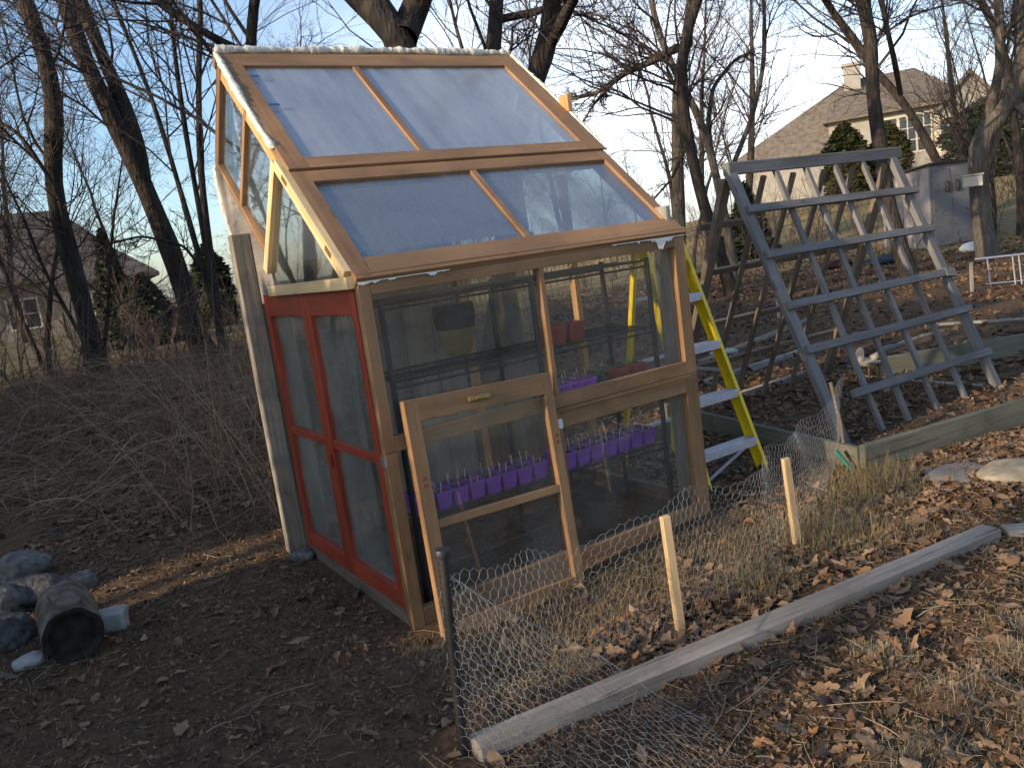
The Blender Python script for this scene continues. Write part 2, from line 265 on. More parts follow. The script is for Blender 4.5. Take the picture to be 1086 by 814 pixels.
class MB:
    def __init__(s): s.v = []; s.f = []; s.uv = []; s.sm = []
    def add(s, V, Fs, UV=None, smooth=False):
        b = len(s.v); s.v += [tuple(float(c) for c in p) for p in V]
        for i, f in enumerate(Fs):
            s.f.append([b+j for j in f]); s.sm.append(smooth)
            s.uv += (UV[i] if UV else [(V[j][0], V[j][1]+V[j][2]) for j in f])
        return s
    def bar(s, p0, p1, w, h, up=(0, 0, 1)):
        """timber from p0 to p1, w sideways, h along up"""
        p0 = np.array(p0, float); p1 = np.array(p1, float); d = p1-p0; L = np.linalg.norm(d); d /= L
        up = np.array(up, float); sd_ = np.cross(d, up)
        if np.linalg.norm(sd_) < 1e-4: up = np.array([1., 0, 0]); sd_ = np.cross(d, up)
        sd_ /= np.linalg.norm(sd_); u2 = np.cross(sd_, d); a = sd_*w/2; b = u2*h/2
        V = [p0-a-b, p0+a-b, p0+a+b, p0-a+b, p1-a-b, p1+a-b, p1+a+b, p1-a+b]
        Fs = [(3, 2, 1, 0), (4, 5, 6, 7), (0, 1, 5, 4), (1, 2, 6, 5), (2, 3, 7, 6), (3, 0, 4, 7)]
        ou = random.random()*40; ov = random.random()*40; UV = []
        for i, f in enumerate(Fs):
            if i < 2: UV.append([(ou, ov), (ou+.02, ov), (ou+.02, ov+h), (ou, ov+h)])
            else:
                ww = w if i in (2, 4) else h; o_ = ov + (.0, .3, .6, .9)[i-2]
                UV.append([(ou, o_), (ou, o_+ww), (ou+L, o_+ww), (ou+L, o_)])
        return s.add(V, Fs, UV)
    def box(s, lo, hi):
        lo = np.array(lo, float); hi = np.array(hi, float); c = (lo+hi)/2; e = hi-lo; i = int(np.argmax(e))
        p0 = c.copy(); p1 = c.copy(); p0[i] = lo[i]; p1[i] = hi[i]
        if i == 2: return s.bar(p0, p1, e[0], e[1], (0, 1, 0))
        if i == 0: return s.bar(p0, p1, e[1], e[2])
        return s.bar(p0, p1, e[0], e[2])
    def prism(s, P, t):
        """polygon P extruded by vector t"""
        P = [np.array(p, float) for p in P]; t = np.array(t, float); n = len(P)
        nn = sum((np.cross(P[i], P[(i+1) % n]) for i in range(n)), np.zeros(3))
        if nn@t < 0: P = P[::-1]
        V = P + [p+t for p in P]
        Fs = [tuple(range(n))[::-1], tuple(range(n, 2*n))] + [(i, (i+1) % n, n+(i+1) % n, n+i) for i in range(n)]
        ax = P[1]-P[0]; ax /= np.linalg.norm(ax)+1e-9; ay = np.cross(nn/np.linalg.norm(nn), ax); o_ = random.random()*30
        UV = [[(V[j]@ax+o_, V[j]@ay+o_+(V[j]@t)*.5) for j in f] for f in Fs]
        return s.add(V, Fs, UV)
    def tube(s, P, r, k=8, cap=True):
        P = [np.array(p, float) for p in P]; n = len(P); r = [r]*n if np.isscalar(r) else r
        V = []; 
        for i in range(n):
            d = P[min(i+1, n-1)]-P[max(i-1, 0)]; d /= np.linalg.norm(d)+1e-9
            ref = np.array([0, 0, 1.]) if abs(d[2]) < .8 else np.array([1., 0, 0])
            a = np.cross(d, ref); a /= np.linalg.norm(a); b = np.cross(d, a)
            for j in range(k):
                t = 2*math.pi*j/k; V.append(P[i]+(a*math.cos(t)+b*math.sin(t))*r[i])
        Fs = [(i*k+j, i*k+(j+1) % k, (i+1)*k+(j+1) % k, (i+1)*k+j) for i in range(n-1) for j in range(k)]
        s.add(V, Fs, None, True)
        if cap: s.add(V[:k], [tuple(range(k))]); s.add(V[-k:], [tuple(range(k))[::-1]])
        return s
    def build(s, name, m, parent=None, bevel=0.0, loc=None, world_root=None):
        me = bpy.data.meshes.new(name); me.from_pydata(s.v, [], s.f); uv = me.uv_layers.new(name='UVMap')
        uv.data.foreach_set('uv', np.array(s.uv, np.float32).ravel()); me.polygons.foreach_set('use_smooth', s.sm); me.update()
        import bmesh
        bm = bmesh.new(); bm.from_mesh(me); bmesh.ops.recalc_face_normals(bm, faces=bm.faces); bm.to_mesh(me); bm.free()
        o = finish(name, me, m, parent, loc)
        if bevel:
            b = o.modifiers.new('bevel', 'BEVEL'); b.width = bevel; b.segments = 1; b.limit_method = 'ANGLE'; b.angle_limit = R_(50)
        return o
def tubes_np(P, Rr, k=3):
    """many polylines at once: P (N,n,3), Rr (N,n) -> verts, quads"""
    Nn, n, _ = P.shape; T = np.empty_like(P); T[:, 1:-1] = P[:, 2:]-P[:, :-2]; T[:, 0] = P[:, 1]-P[:, 0]; T[:, -1] = P[:, -1]-P[:, -2]
    T /= np.linalg.norm(T, axis=2, keepdims=True)+1e-9
    mean = P[:, -1]-P[:, 0]; mean /= np.linalg.norm(mean, axis=1, keepdims=True)+1e-9
    ref = np.where(np.abs(mean[:, 2:3]) < .8, np.array([[0, 0, 1.]]), np.array([[1., 0, 0]]))[:, None, :]
    a = np.cross(T, ref); a /= np.linalg.norm(a, axis=2, keepdims=True)+1e-9; b = np.cross(T, a)
    th = 2*np.pi*np.arange(k)/k
    V = P[:, :, None, :] + Rr[:, :, None, None]*(a[:, :, None, :]*np.cos(th)[None, None, :, None] + b[:, :, None, :]*np.sin(th)[None, None, :, None])
    V = V.reshape(-1, 3)
    i = np.arange(n-1)[:, None]; j = np.arange(k)[None, :]
    q = np.stack([i*k+j, i*k+(j+1) % k, (i+1)*k+(j+1) % k, (i+1)*k+j], -1).reshape(-1, 4)
    Fc = (q[None] + (np.arange(Nn)*n*k)[:, None, None]).reshape(-1, 4)
    return V, Fc
def merge(parts):
    V = []; Fc = []; b = 0
    for v, f in parts: V.append(v); Fc.append(f+b); b += len(v)
    return np.concatenate(V), np.concatenate(Fc)

# ---------------------------------------------------------------- ground
_ph = rng.uniform(0, 6.28, (5, 14)); _an = rng.uniform(0, 6.28, (5, 14))
def fbm(x, y, base=1.0, octs=5, start=0):
    h = np.zeros_like(x, dtype=float); a = 1.0; f = base
    for o in range(octs):
        for i in range(4):
            q = (i+o*3) % 14; h += a*np.sin(f*(1+.17*i)*(x*math.cos(_an[o % 5, q])+y*math.sin(_an[o % 5, q]))+_ph[o % 5, q]+1.7*np.sin(f*.6*(x*math.sin(_an[(o+2) % 5, q])-y*.7)))*.25
        a *= .55; f *= 2.03
    return h
def sstep(a, b, x): t = np.clip((x-a)/(b-a), 0, 1); return t*t*(3-2*t)
mounds = [(.95, 1.98, .16, .06), (1.18, 2.2, .13, .07), (1.42, 2.32, .15, .06), (1.3, 2.02, .14, .06), (1.6, 2.55, .18, .05), (1.1, 2.5, .12, .03), (1.7, 2.2, .2, .06), (.8, 1.75, .15, .05)]
def height(x, y):
    x = np.asarray(x, float); y = np.asarray(y, float); d = np.hypot(x, y)
    lx = (x-O[0])*A[0]+(y-O[1])*A[1]; ly = (x-O[0])*B[0]+(y-O[1])*B[1]
    near = np.clip(1-(d-14)/20, .0, 1)
    h = .02*fbm(x, y, 1.3, 3)*near + .016*fbm(x+3, y, 7., 4)*np.clip(1-(d-6)/8, .12, 1)
    inside = sstep(-.25, -.02, lx)*sstep(2.1, 1.85, lx)*sstep(-.2, -.02, ly)*sstep(1.7, 1.5, ly)
    h = h*(1-.75*inside) - .045*sstep(.1, -.25, ly)*sstep(-1.2, -.4, ly)*sstep(-.6, .1, lx) - .02*inside
    # low bank under the brush on the left
    h += .30*sstep(6.0, 8.0, y+.25*x)*sstep(-1.3, -2.6, x)*np.clip(1-(d-14)/20, 0, 1)
    # hill that carries the right-hand house
    az = x/np.maximum(y, 1); h += 1.75*sstep(19, 46, d)*sstep(.02, .28, az)*(y > 0)
    h += .35*sstep(20, 40, d)*sstep(.1, -.2, az)*(y > 0)
    for mx_, my, r, a_ in mounds: h += a_*np.exp(-((x-mx_)**2+(y-my)**2)/(r*r))*(1+.25*np.sin(40*x+9*y))
    return h
def axis(lo, hi, c, fine, n):
    t = np.linspace(-1, 1, n); g = np.sinh(t*6.2); g = g/g[-1]
    k = fine; return g
def graded(c, half, lo, hi, step, grow=1.07):
    pts = list(np.arange(c-half, c+half+1e-6, step)); s_ = step; p = pts[-1]
    while p < hi: s_ *= grow; p += s_; pts.append(p)
    s_ = step; p = pts[0]
    while p > lo: s_ *= grow; p -= s_; pts.insert(0, p)
    return np.array(pts)
gx = graded(.6, 3.6, -420, 420, .032); gy = graded(4.2, 2.9, -420, 420, .032)
X, Y = np.meshgrid(gx, gy); Hh = height(X, Y)
V = np.stack([X, Y, Hh], -1).reshape(-1, 3); nx, ny = len(gx), len(gy)
i, j = np.meshgrid(np.arange(ny-1), np.arange(nx-1), indexing='ij'); a0 = (i*nx+j).ravel()
Fc = np.stack([a0, a0+1, a0+nx+1, a0+nx], -1)
gme = np_mesh('ground', V, Fc, True)
def ground_mat():
    m, t, p, k = mat('soil_and_lawn'); p.inputs['Roughness'].default_value = .97; p.inputs['Specular IOR Level'].default_value = .1
    ge = N(t, 'ShaderNodeNewGeometry'); pos = ge.outputs['Position']
    def noise(s_, d=6., r=.65, dis=0.): n = N(t, 'ShaderNodeTexNoise', inp={'Scale': s_, 'Detail': d, 'Roughness': r, 'Distortion': dis}); k(pos, n.inputs['Vector']); return n.outputs[0]
    def ramp(src, stops):
        r = N(t, 'ShaderNodeValToRGB'); e = r.color_ramp.elements
        while len(e) < len(stops): e.new(.5)
        for q, (po, c) in enumerate(stops): e[q].position = po; e[q].color = (*c, 1)
        k(src, r.inputs[0]); return r.outputs[0]
    def mix(fa, a_, b_):
        mi = N(t, 'ShaderNodeMix', data_type='RGBA'); k(fa, mi.inputs['Factor']); k(a_, mi.inputs['A']); k(b_, mi.inputs['B']); return mi.outputs['Result']
    def mrange(src, a_, b_, c=0., d=1.): r = N(t, 'ShaderNodeMapRange', inp={'From Min': a_, 'From Max': b_, 'To Min': c, 'To Max': d}); k(src, r.inputs['Value']); return r.outputs[0]
    soil = ramp(noise(38., 8., .75), [(.3, (.05, .030, .018)), (.47, (.135, .080, .047)), (.6, (.20, .13, .075)), (.75, (.32, .22, .13))])
    soil2 = ramp(noise(9., 6., .7), [(.35, (.06, .04, .028)), (.7, (.19, .125, .08))])
    c = mix(mrange(noise(1.4), .4, .6), soil, soil2)
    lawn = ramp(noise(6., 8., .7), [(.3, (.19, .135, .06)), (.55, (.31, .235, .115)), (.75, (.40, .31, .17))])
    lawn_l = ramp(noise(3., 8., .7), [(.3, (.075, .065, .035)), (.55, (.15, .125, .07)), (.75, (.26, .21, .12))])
    # lawn lies beyond the garden
    ln = N(t, 'ShaderNodeVectorMath', operation='LENGTH'); k(pos, ln.inputs[0])
    jag = N(t, 'ShaderNodeMath', operation='MULTIPLY_ADD'); k(noise(.5, 4.), jag.inputs[0]); jag.inputs[1].default_value = 7.0; k(ln.outputs['Value'], jag.inputs[2])
    sp = N(t, 'ShaderNodeSeparateXYZ'); k(pos, sp.inputs[0])
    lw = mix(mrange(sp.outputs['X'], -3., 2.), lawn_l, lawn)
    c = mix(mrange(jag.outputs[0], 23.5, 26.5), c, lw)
    k(c, p.inputs['Base Color'])
    ad = N(t, 'ShaderNodeMath', operation='ADD'); k(noise(45., 8., .75), ad.inputs[0]); k(noise(14., 4., .6), ad.inputs[1])
    b = N(t, 'ShaderNodeBump', inp={'Strength': .9, 'Distance': .03}); k(ad.outputs[0], b.inputs['Height']); k(b.outputs[0], p.inputs['Normal'])
    return m
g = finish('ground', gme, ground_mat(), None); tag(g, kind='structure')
def gz(x, y): return float(height(np.array([x]), np.array([y]))[0])

# ---------------------------------------------------------------- greenhouse
G = empty('greenhouse', O, YAW, label='lean-to greenhouse of brown framed window sashes with red side doors and clouded roof panes', cat='greenhouse')
def sash(name, o, u, v, n, Wd, Ht, sl, sr, rb, rt, th, m, parent, munt=(), hm=(), pane='glass', pane_name='pane', inset=.5, bev=.002, munt_d=None):
    """window frame: o lower-left outer corner, u right, v up, n outward; lights are cut out by vertical (munt) and horizontal (hm) bars"""
    o, u, v, n = (np.array(q, float) for q in (o, u, v, n)); mb = MB(); c = -n*th/2
    def bar_v(x0, x1, y0, y1, t=th): xm = (x0+x1)/2; mb.bar(o+u*xm+v*y0+c, o+u*xm+v*y1+c, x1-x0, t, n)
    def bar_h(x0, x1, y0, y1, t=th): ym = (y0+y1)/2; mb.bar(o+u*x0+v*ym+c, o+u*x1+v*ym+c, y1-y0, t, n)
    bar_v(0, sl, 0, Ht); bar_v(Wd-sr, Wd, 0, Ht); bar_h(sl, Wd-sr, 0, rb); bar_h(sl, Wd-sr, Ht-rt, Ht)
    for x0, x1 in munt: bar_v(x0, x1, rb, Ht-rt, th*.86)
    xs = [sl]+[q for mm_ in munt for q in mm_]+[Wd-sr]; cols_ = [(xs[2*i_], xs[2*i_+1]) for i_ in range(len(xs)//2)]
    for y0, y1 in hm:
        for x0, x1 in cols_: bar_h(x0, x1, y0, y1, th*.8)
    fr = mb.build(name, m, parent, bevel=bev)
    ys = [rb]+[q for mm_ in hm for q in mm_]+[Ht-rt]; rows = [(ys[2*i_], ys[2*i_+1]) for i_ in range(len(ys)//2)]
    for x0, x1 in cols_:
        for y0, y1 in rows:
            q = [o+u*x0+v*y0, o+u*x1+v*y0, o+u*x1+v*y1, o+u*x0+v*y1]; q = [p-n*th*inset for p in q]
            MB().prism(q, -n*.003).build(pane_name, pane, fr)
    return fr
ex, ey, ez = np.eye(3)
D, HE, HR, WG = 1.379, 1.491, 2.694, 1.80
sl = np.array([0, D, HR-HE]); LS = np.linalg.norm(sl); su = sl/LS; rn = np.cross(ex, su)      # roof slope and its normal
def RP(x, t, off=0): return np.array([x, 0, HE]) + su*t + rn*off
# front: upper double light, lower right light, header and corner posts
sash('front_window', (0.0, 0, .748), ex, ez, -ey, 1.80, .708, .052, .072, .066, .05, .04, 'paint', G, munt=[(.884, .910)], inset=.7)
sash('lower_front_window', (.868, 0, -.06), ex, ez, -ey, .932, .806, .036, .088, .098, .093, .04, 'paint', G, inset=.7)
MB().bar((.34+.53, -.012, .742), (1.74, -.012, .742), .012, .012).build('drip_bead', 'paint', G)
MB().box((0.0, 0.0, -.05), (.058, .05, .746)).build('corner_post', 'paint', G, bevel=.003)
MB().box((.058, .006, -.06), (.866, .04, .05)).build('bottom_rail', 'paint', G, bevel=.003)
MB().box((0.001, .052, .0), (.05, .10, 1.44)).build('inner_post', 'dark_wood', G, bevel=.003)
MB().box((-.004, -.004, 1.457), (WG+.01, .035, 1.497)).build('header', 'paint', G, bevel=.002)
# red casement doors on the left side (u runs from the back to the front, outward is -x)
for y1, y0, hs in ((1.332, .688, -1), (.684, .05, 1)):
    d = sash('red_door', (-.002, y1, .045), -ey, ez, -ex, y1-y0, 1.40, .055, .055, .085, .115, .035, 'red', G, hm=[(.645, .685)], pane='dusty_glass', inset=.6)
MB().box((-.018, .66, .60), (-.003, .70, .66)).build('door_latch', 'red', G, bevel=.003)
MB().box((0.002, .004, .69), (-.006, .045, .73)).build('hinge', 'steel', G)
MB().box((0.0, .05, -.03), (.04, 1.34, .042)).build('door_sill', 'dark_wood', G)
# side: the sash set square to the rafter, with the pine triangle in front of it
v2 = su; w2 = np.cross(ex, su)  # w2 = rn
# 2-D helper on the side plane: distance s along the rafter, q below it
def SP(s, q, x=0.0): return np.array([x, 0, HE]) + su*s - rn*q
o_s = SP(.90, .64); fr = sash('side_window', SP(1.83, .64, -.002), -su, rn, -ex, .93, .64, .06, .02, .03, .045, .035, 'paint', G, munt=[(.43, .465)], pane='mirror_glass', inset=.6)
tri_m = MB()
p_top = SP(.895, .0); p_bot = SP(.895, .62); 
tri_m.bar(SP(.87, .03, -.02), SP(.87, .66, -.02), .05, .036, ex)
tri_m.bar((-.02, .02, 1.463), (-.02, 1.10, 1.463), .05, .036, ex)
tri_m.bar(SP(.03, .028, -.02), SP(.845, .028, -.02), .056, .036, ex)
tri = tri_m.build('pine_triangle_window', 'pine', G, bevel=.002)
MB().prism([(-.012, .07, 1.488), (-.012, 1.0, 1.488), SP(.845, .60, -.012), SP(.845, .056, -.012)], (.003, 0, 0)).build('pane', 'mirror_glass', tri)
for s_ in (.16, .68): MB().bar(SP(s_, .022, -.040), SP(s_+.06, .022, -.040), .022, .004, ex).build('hinge', 'brass', G)
# plywood wedge behind the sash, weathered plank on the back corner
MB().prism([(0.0, 1.09, 1.44), SP(.93, .645, 0), SP(1.83, .645, 0), (0, 1.80, 1.95), (0, 1.56, 1.40), (0, 1.34, 1.40)], (.018, 0, 0)).build('wedge_panel', 'ply', G)
MB().bar((-.052, 1.405, .0), (-.052, 1.405, 1.78), .098, .07, (0, 1, 0)).build('corner_plank', 'plank', G, bevel=.004)
MB().bar((0.012, 1.44, -.02), (0.012, 1.44, 1.78), .03, .13, (0, 1, 0)).build('back_plank', 'dark_wood', G, bevel=.003)
# roof: two rows of sashes
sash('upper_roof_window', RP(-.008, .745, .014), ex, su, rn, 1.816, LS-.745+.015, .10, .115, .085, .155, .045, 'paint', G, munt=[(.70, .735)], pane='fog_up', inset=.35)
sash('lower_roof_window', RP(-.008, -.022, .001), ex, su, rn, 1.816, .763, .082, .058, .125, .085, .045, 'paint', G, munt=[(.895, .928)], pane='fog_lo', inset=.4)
for x0 in (.022, WG-.022): MB().bar(RP(x0, .02, -.075), RP(x0, LS-.03, -.075), .036, .06, rn).build('rafter', 'stud', G)
MB().bar(RP(.045, .75, -.08), RP(WG-.045, .75, -.08), .035, .06, rn).build('purlin', 'stud', G)
MB().bar(RP(-.01, LS+.01, -.03), RP(WG+.01, LS+.01, -.03), .045, .09, rn).build('ridge_board', 'paint', G)
MB().box((WG+.01, .84, HE+.76), (WG+.045, .92, HE+.86)).build('wood_block', 'stud', G, bevel=.003)
for t_, ln in ((1.57, .045), (1.29, .055)): MB().bar(RP(.088, t_, .018), RP(.088+ln, t_, .018), .018, .002, rn).build('tape', simple('blue_tape', (.03, .07, .22)), G)
MB().bar(RP(.135, .13, -.0215), RP(.115, .28, -.0215), .035, .003, rn).build('tape', 'label', G)
# foam along the ridge and the top of the side
def foam_run(P, r, name, m='foam', n=None, lump=.45, seed=1):
    rr = np.random.default_rng(seed); P = [np.array(p, float) for p in P]; pts = []
    for a_, b_ in zip(P[:-1], P[1:]):
        k_ = max(2, int(np.linalg.norm(b_-a_)/.012))
        for q in range(k_): pts.append(a_+(b_-a_)*q/k_)
    pts.append(P[-1]); R2 = []
    ph = rr.uniform(0, 6, 6)
    for i_, p in enumerate(pts):
        v = sum(math.sin(i_*f_+ph[q])*w_ for q, (f_, w_) in enumerate(((.11, .35), (.29, .3), (.61, .2), (1.3, .1)))); R2.append(r*(1+lump*v+rr.uniform(-.12, .12)))
        pts[i_] = p+rr.normal(0, r*.10, 3)
    R2[0] *= .5; R2[-1] *= .5
    return MB().tube(pts, R2, 9).build(name, m, G)
foam_run([RP(-.01, LS+.012, .018), RP(.9, LS+.02, .02), RP(WG+.01, LS+.012, .018)], .021, 'foam_seal', seed=2)
foam_run([RP(-.006, LS+.0, .01), RP(-.018, 1.4, .008), RP(-.02, 1.1, .004), RP(-.012, .93, .004)], .017, 'foam_seal', seed=5)
foam_run([RP(WG+.02, LS-.0, .012), RP(WG+.03, 1.2, .006), RP(WG+.03, .75, .004)], .014, 'foam_seal', seed=8)
foam_run([SP(1.83, .66, -.0)+[0, .02, 0], (0.0, 1.80, 1.95), (0, 1.70, 1.7), (0.0, 1.60, 1.5)], .016, 'foam_seal', seed=11)
# filler smears under the eave
def smear(x0, x1, z0, amp, seed):
    rr = np.random.default_rng(seed); n = 60; up_ = []; dn_ = []
    for i_ in range(n+1):
        t_ = i_/n; x = x0+(x1-x0)*t_; e = math.sin(math.pi*min(1, t_*1.05))**.5
        up_.append((x, -.0085, z0)); dn_.append((x, -.0085, z0-.004-amp*e*max(0, math.sin(t_*7+seed)+.6*math.sin(t_*17+seed)+.5*math.sin(t_*41)+rr.uniform(-.4, .4))*.42))
    mb = MB()
    for i_ in range(n): mb.prism([up_[i_], dn_[i_], dn_[i_+1], up_[i_+1]], (0, .005, 0))
    return mb.build('filler', 'caulk', G)
smear(.0, .42, 1.462, .03, 1); smear(1.32, 1.80, 1.464, .065, 3)
MB().box((.868, -.012, .652), (.9, -.001, .70)).build('turn_latch', 'white', G, bevel=.004)
# back wall, right wall
bw = MB()
for i_ in range(6): bw.box((.03+i_*.19, D-.03, .0), (.03+(i_+1)*.19-.004, D-.012, 1.62))
bw.build('back_wall', 'wall_in', G)
MB().box((.03, D-.034, 1.60), (WG-.03, D-.008, HR-.08)).build('upper_back_panel', simple('insulation_board', (.60, .62, .66), rough=.8, noise=.06, scale=3), G)
for x0, mm_ in ((1.20, 'stud'), (1.74, 'dark_wood')): MB().box((x0, D-.05, 0), (x0+.05, D-.01, 1.60)).build('stud', mm_, G)
MB().box((1.17, D-.045, .0), (1.74, D-.01, .62)).build('back_wall', 'dark_wood', G)
MB().prism([(1.25, D-.03, .62), (1.74, D-.03, .62), (1.74, D-.03, 1.6), (1.25, D-.03, 1.6)], (0, .003, 0)).build('pane', 'dusty_glass', G)
MB().box((1.752, .06, -.03), (1.785, .185, 1.62)).build('wall_board', 'grey', G, bevel=.003)
MB().box((1.75, .90, -.03), (1.785, .95, 1.9)).build('stud', 'stud', G)
MB().box((1.75, .04, 1.42), (1.79, D-.04, 1.47)).build('side_rail', 'stud', G)
MB().box((1.75, .04, .0), (1.79, D-.04, .07)).build('side_rail', 'dark_wood', G)
MB().box((1.75, .33, .68), (1.79, .90, .72)).build('side_rail', 'dark_wood', G)
MB().prism([(1.775, .04, 1.50), (1.775, D-.04, 1.50), (1.775, D-.04, HR-.14)], (.003, 0, 0)).build('pane', 'dusty_glass', G)

# loose sash leaning on the front
tl, tr_ = np.array([.03, -.045, .972]), np.array([.765, -.045, .925]); bl, br = np.array([.062, -.165, -.06]), np.array([.815, -.15, -.085])
o_ = bl; u_ = (br-bl); Wd = np.linalg.norm(u_); u_ /= Wd; v_ = ((tl+tr_)/2-(bl+br)/2); v_ -= u_*(v_@u_); Ht = np.linalg.norm(v_); v_ /= Ht; n_ = np.cross(u_, v_)
S = empty('window_sash', L2W(*o_), YAW, label='brown two-pane window sash leaning loose against the front of the greenhouse', cat='window sash')
sash('sash_frame', (0, 0, 0), u_, v_, n_, Wd, Ht, .065, .05, .075, .095, .038, 'paint', S, hm=[(.475, .51)], inset=.72)
MB().bar(u_*.30+v_*(Ht-.045)+n_*.008, u_*.41+v_*(Ht-.045)+n_*.008, .022, .016, n_).bar(u_*.33+v_*(Ht-.045)+n_*.02, u_*.365+v_*(Ht-.04)+n_*.02, .014, .012, n_).build('sash_lock', 'brass', S, bevel=.002)
for x_, y_ in ((.03, .66), (.03, .69), (Wd-.025, .70), (Wd-.025, .73)): MB().bar(u_*x_+v_*y_+n_*.002, u_*x_+v_*(y_+.012)+n_*.002, .012, .004, n_).build('screw_mark', 'red', S)

# ---------------------------------------------------------------- inside the greenhouse
K = empty('shelf_rack', L2W(.17, .2), YAW, label='black metal wire shelf rack inside the greenhouse holding pots and trays', cat='shelf rack')
KX, KY = 1.54, .38
for x in (0, .79, KX):
    for y in (0, KY): MB().tube([(x, y, -.02), (x, y, 1.37)], .014, 8).build('post', 'black_metal', K)
def wire_shelf(z, x0, x1):
    mb = MB()
    for y in (0, KY):
        for dz in (0, -.03): mb.tube([(x0, y, z+dz), (x1, y, z+dz)], .0060, 6)
        n = int((x1-x0)/.035); P = [(x0+(x1-x0)*q/n, y, z-(q % 2)*.03) for q in range(n+1)]; mb.tube(P, .002, 4)
    for q in range(int((x1-x0)/.028)): mb.tube([(x0+q*.028, 0, z+.003), (x0+q*.028, KY, z+.003)], .0018, 4)
    for y in (.12, .25): mb.tube([(x0, y, z-.003), (x1, y, z-.003)], .003, 4)
    mb.build('wire_shelf', 'black_metal', K)
for z_, a_, b_ in ((1.355, 0, KX), (1.005, 0, KX), (.725, .79, KX), (.365, 0, KX)): wire_shelf(z_, a_, b_)

def pot_bm(w, h, m, name, root, cells=1):
    """tapered square pot with rim, open top"""
    mb = MB(); tw, bw_ = w/2, w*.37
    def ring(s, z): return [(-s, -s, z), (s, -s, z), (s, s, z), (-s, s, z)]
    Vv = ring(bw_, 0)+ring(tw*.94, h*.86)+ring(tw, h*.86)+ring(tw, h)+ring(tw*.9, h)+ring(tw*.88, h*.8)
    Fs = [(3, 2, 1, 0)]
    for r_ in range(5):
        for q in range(4): Fs.append((r_*4+q, r_*4+(q+1) % 4, r_*4+4+(q+1) % 4, r_*4+4+q))
    mb.add(Vv, Fs); return mb.build(name, m, root)
def plant_pot(name, m, w, h, label, group, kind=0, seed=0):
    rr = random.Random(seed); t = empty(name, (0, 0, 0), label=label, cat='plant pot', group=group)
    pot_bm(w, h, m, 'pot', t)
    mb = MB(); mb.add([(-w*.43, -w*.43, h*.85), (w*.43, -w*.43, h*.85), (w*.43, w*.43, h*.85), (-w*.43, w*.43, h*.85)], [(0, 1, 2, 3)]); mb.build('soil', 'potsoil', t)
    if kind == 0:
        for q in range(2):
            x, y = rr.uniform(-.3, .3)*w, rr.uniform(-.3, .3)*w; ln = rr.uniform(.02, .05)
            MB().bar((x, y, h*.7), (x+rr.uniform(-.01, .01), y, h+ln), .0045, .0015, (0, 1, 0)).build('plant_label', 'label', t)
        for q in range(5):
            mb = MB(); x, y = rr.uniform(-.3, .3)*w, rr.uniform(-.3, .3)*w; z = h+rr.uniform(.01, .035); dx = rr.uniform(-.01, .01)
            mb.tube([(x, y, h*.84), (x+dx, y, z)], .0014, 4)
            for s_ in (-1, 1): mb.add([(x+dx, y, z-.002), (x+dx+s_*.010, y-.005, z+.006), (x+dx+s_*.02, y, z+.003), (x+dx+s_*.010, y+.005, z+.006)], [(0, 1, 2, 3)])
            mb.build('seedling', 'seedling_pale', t)
    elif kind == 1:
        mb = MB()
        for q in range(26):
            a_ = rr.uniform(0, 6.28); e = rr.uniform(.1, 1.3); r_ = rr.uniform(.02, .05)
            c = np.array([math.cos(a_)*math.cos(e), math.sin(a_)*math.cos(e), math.sin(e)])*r_+[0, 0, h*.9]; s_ = .012
            mb.add([c, c+[s_, .003, .004], c+[s_*.9, s_, .007], c+[0, s_*.8, .002]], [(0, 1, 2, 3)])
        mb.build('foliage', 'leafgreen', t)
    return t
def copy_thing(o, parent=None, link=True):
    c = o.copy(); col.objects.link(c)
    if parent: c.parent = parent; c.matrix_parent_inverse = o.matrix_parent_inverse.copy()
    for ch in list(o.children): copy_thing(ch, c)
    return c
protos = [plant_pot('plant_pot', 'purple', .085, .085, 'small purple square seedling pot in the long row on the lowest shelf', 'purple seedling pots on the lowest shelf', 0, s_) for s_ in range(4)]
used = set()
def put(p, x, y, z, rz=0, label=None, group=None):
    if p.name in used: o = copy_thing(p)
    else: o = p; used.add(p.name)
    o.location = tuple(L2W(x, y, z)); o.rotation_euler = (0, 0, YAW+rz)
    if label: o['label'] = label
    if group: o['group'] = group
    return o
n_ = 0
for q in range(16):
    if q == 8: continue
    for row in range(2): put(protos[(q+row*2) % 4], .25+q*.091+random.uniform(-.002, .002), .25+row*.092, .372, random.uniform(-.06, .06)); n_ += 1
vp = [plant_pot('plant_pot', 'pink', .075, .075, 'violet square seedling pot on the middle shelf behind the upper front pane', 'violet pots on the middle shelf', 0, 10+s_) for s_ in range(2)]
for q in range(4):
    for row in range(2): put(vp[(q+row) % 2], 1.04+q*.075, .25+row*.078, .732)
bp = plant_pot('plant_pot', 'black_plastic', .085, .06, 'black pot of green seedlings between the violet and the red pots', 'black seedling pots on the middle shelf', 1, 20)
put(bp, 1.345, .26, .732); put(bp, 1.43, .33, .732)
rp = plant_pot('plant_pot', 'terra', .085, .09, 'bright red pot at the right end of the middle shelf', None, 1, 21)
put(rp, 1.47, .24, .732, .1, 'small bright red pot next to the black seedling pots on the middle shelf'); put(rp, 1.60, .25, .732, -.1, 'small bright red pot at the far right end of the middle shelf')
bk = plant_pot('plant_pot', 'brick', .105, .095, 'dark red pot', None, 2, 22)
for x_, lb in ((1.10, 'dark red pot beside the front mullion on the upper shelf'), (1.215, 'dark red pot on the upper shelf to the right of its twin')): put(bk, x_, .26, 1.012, .03, lb)
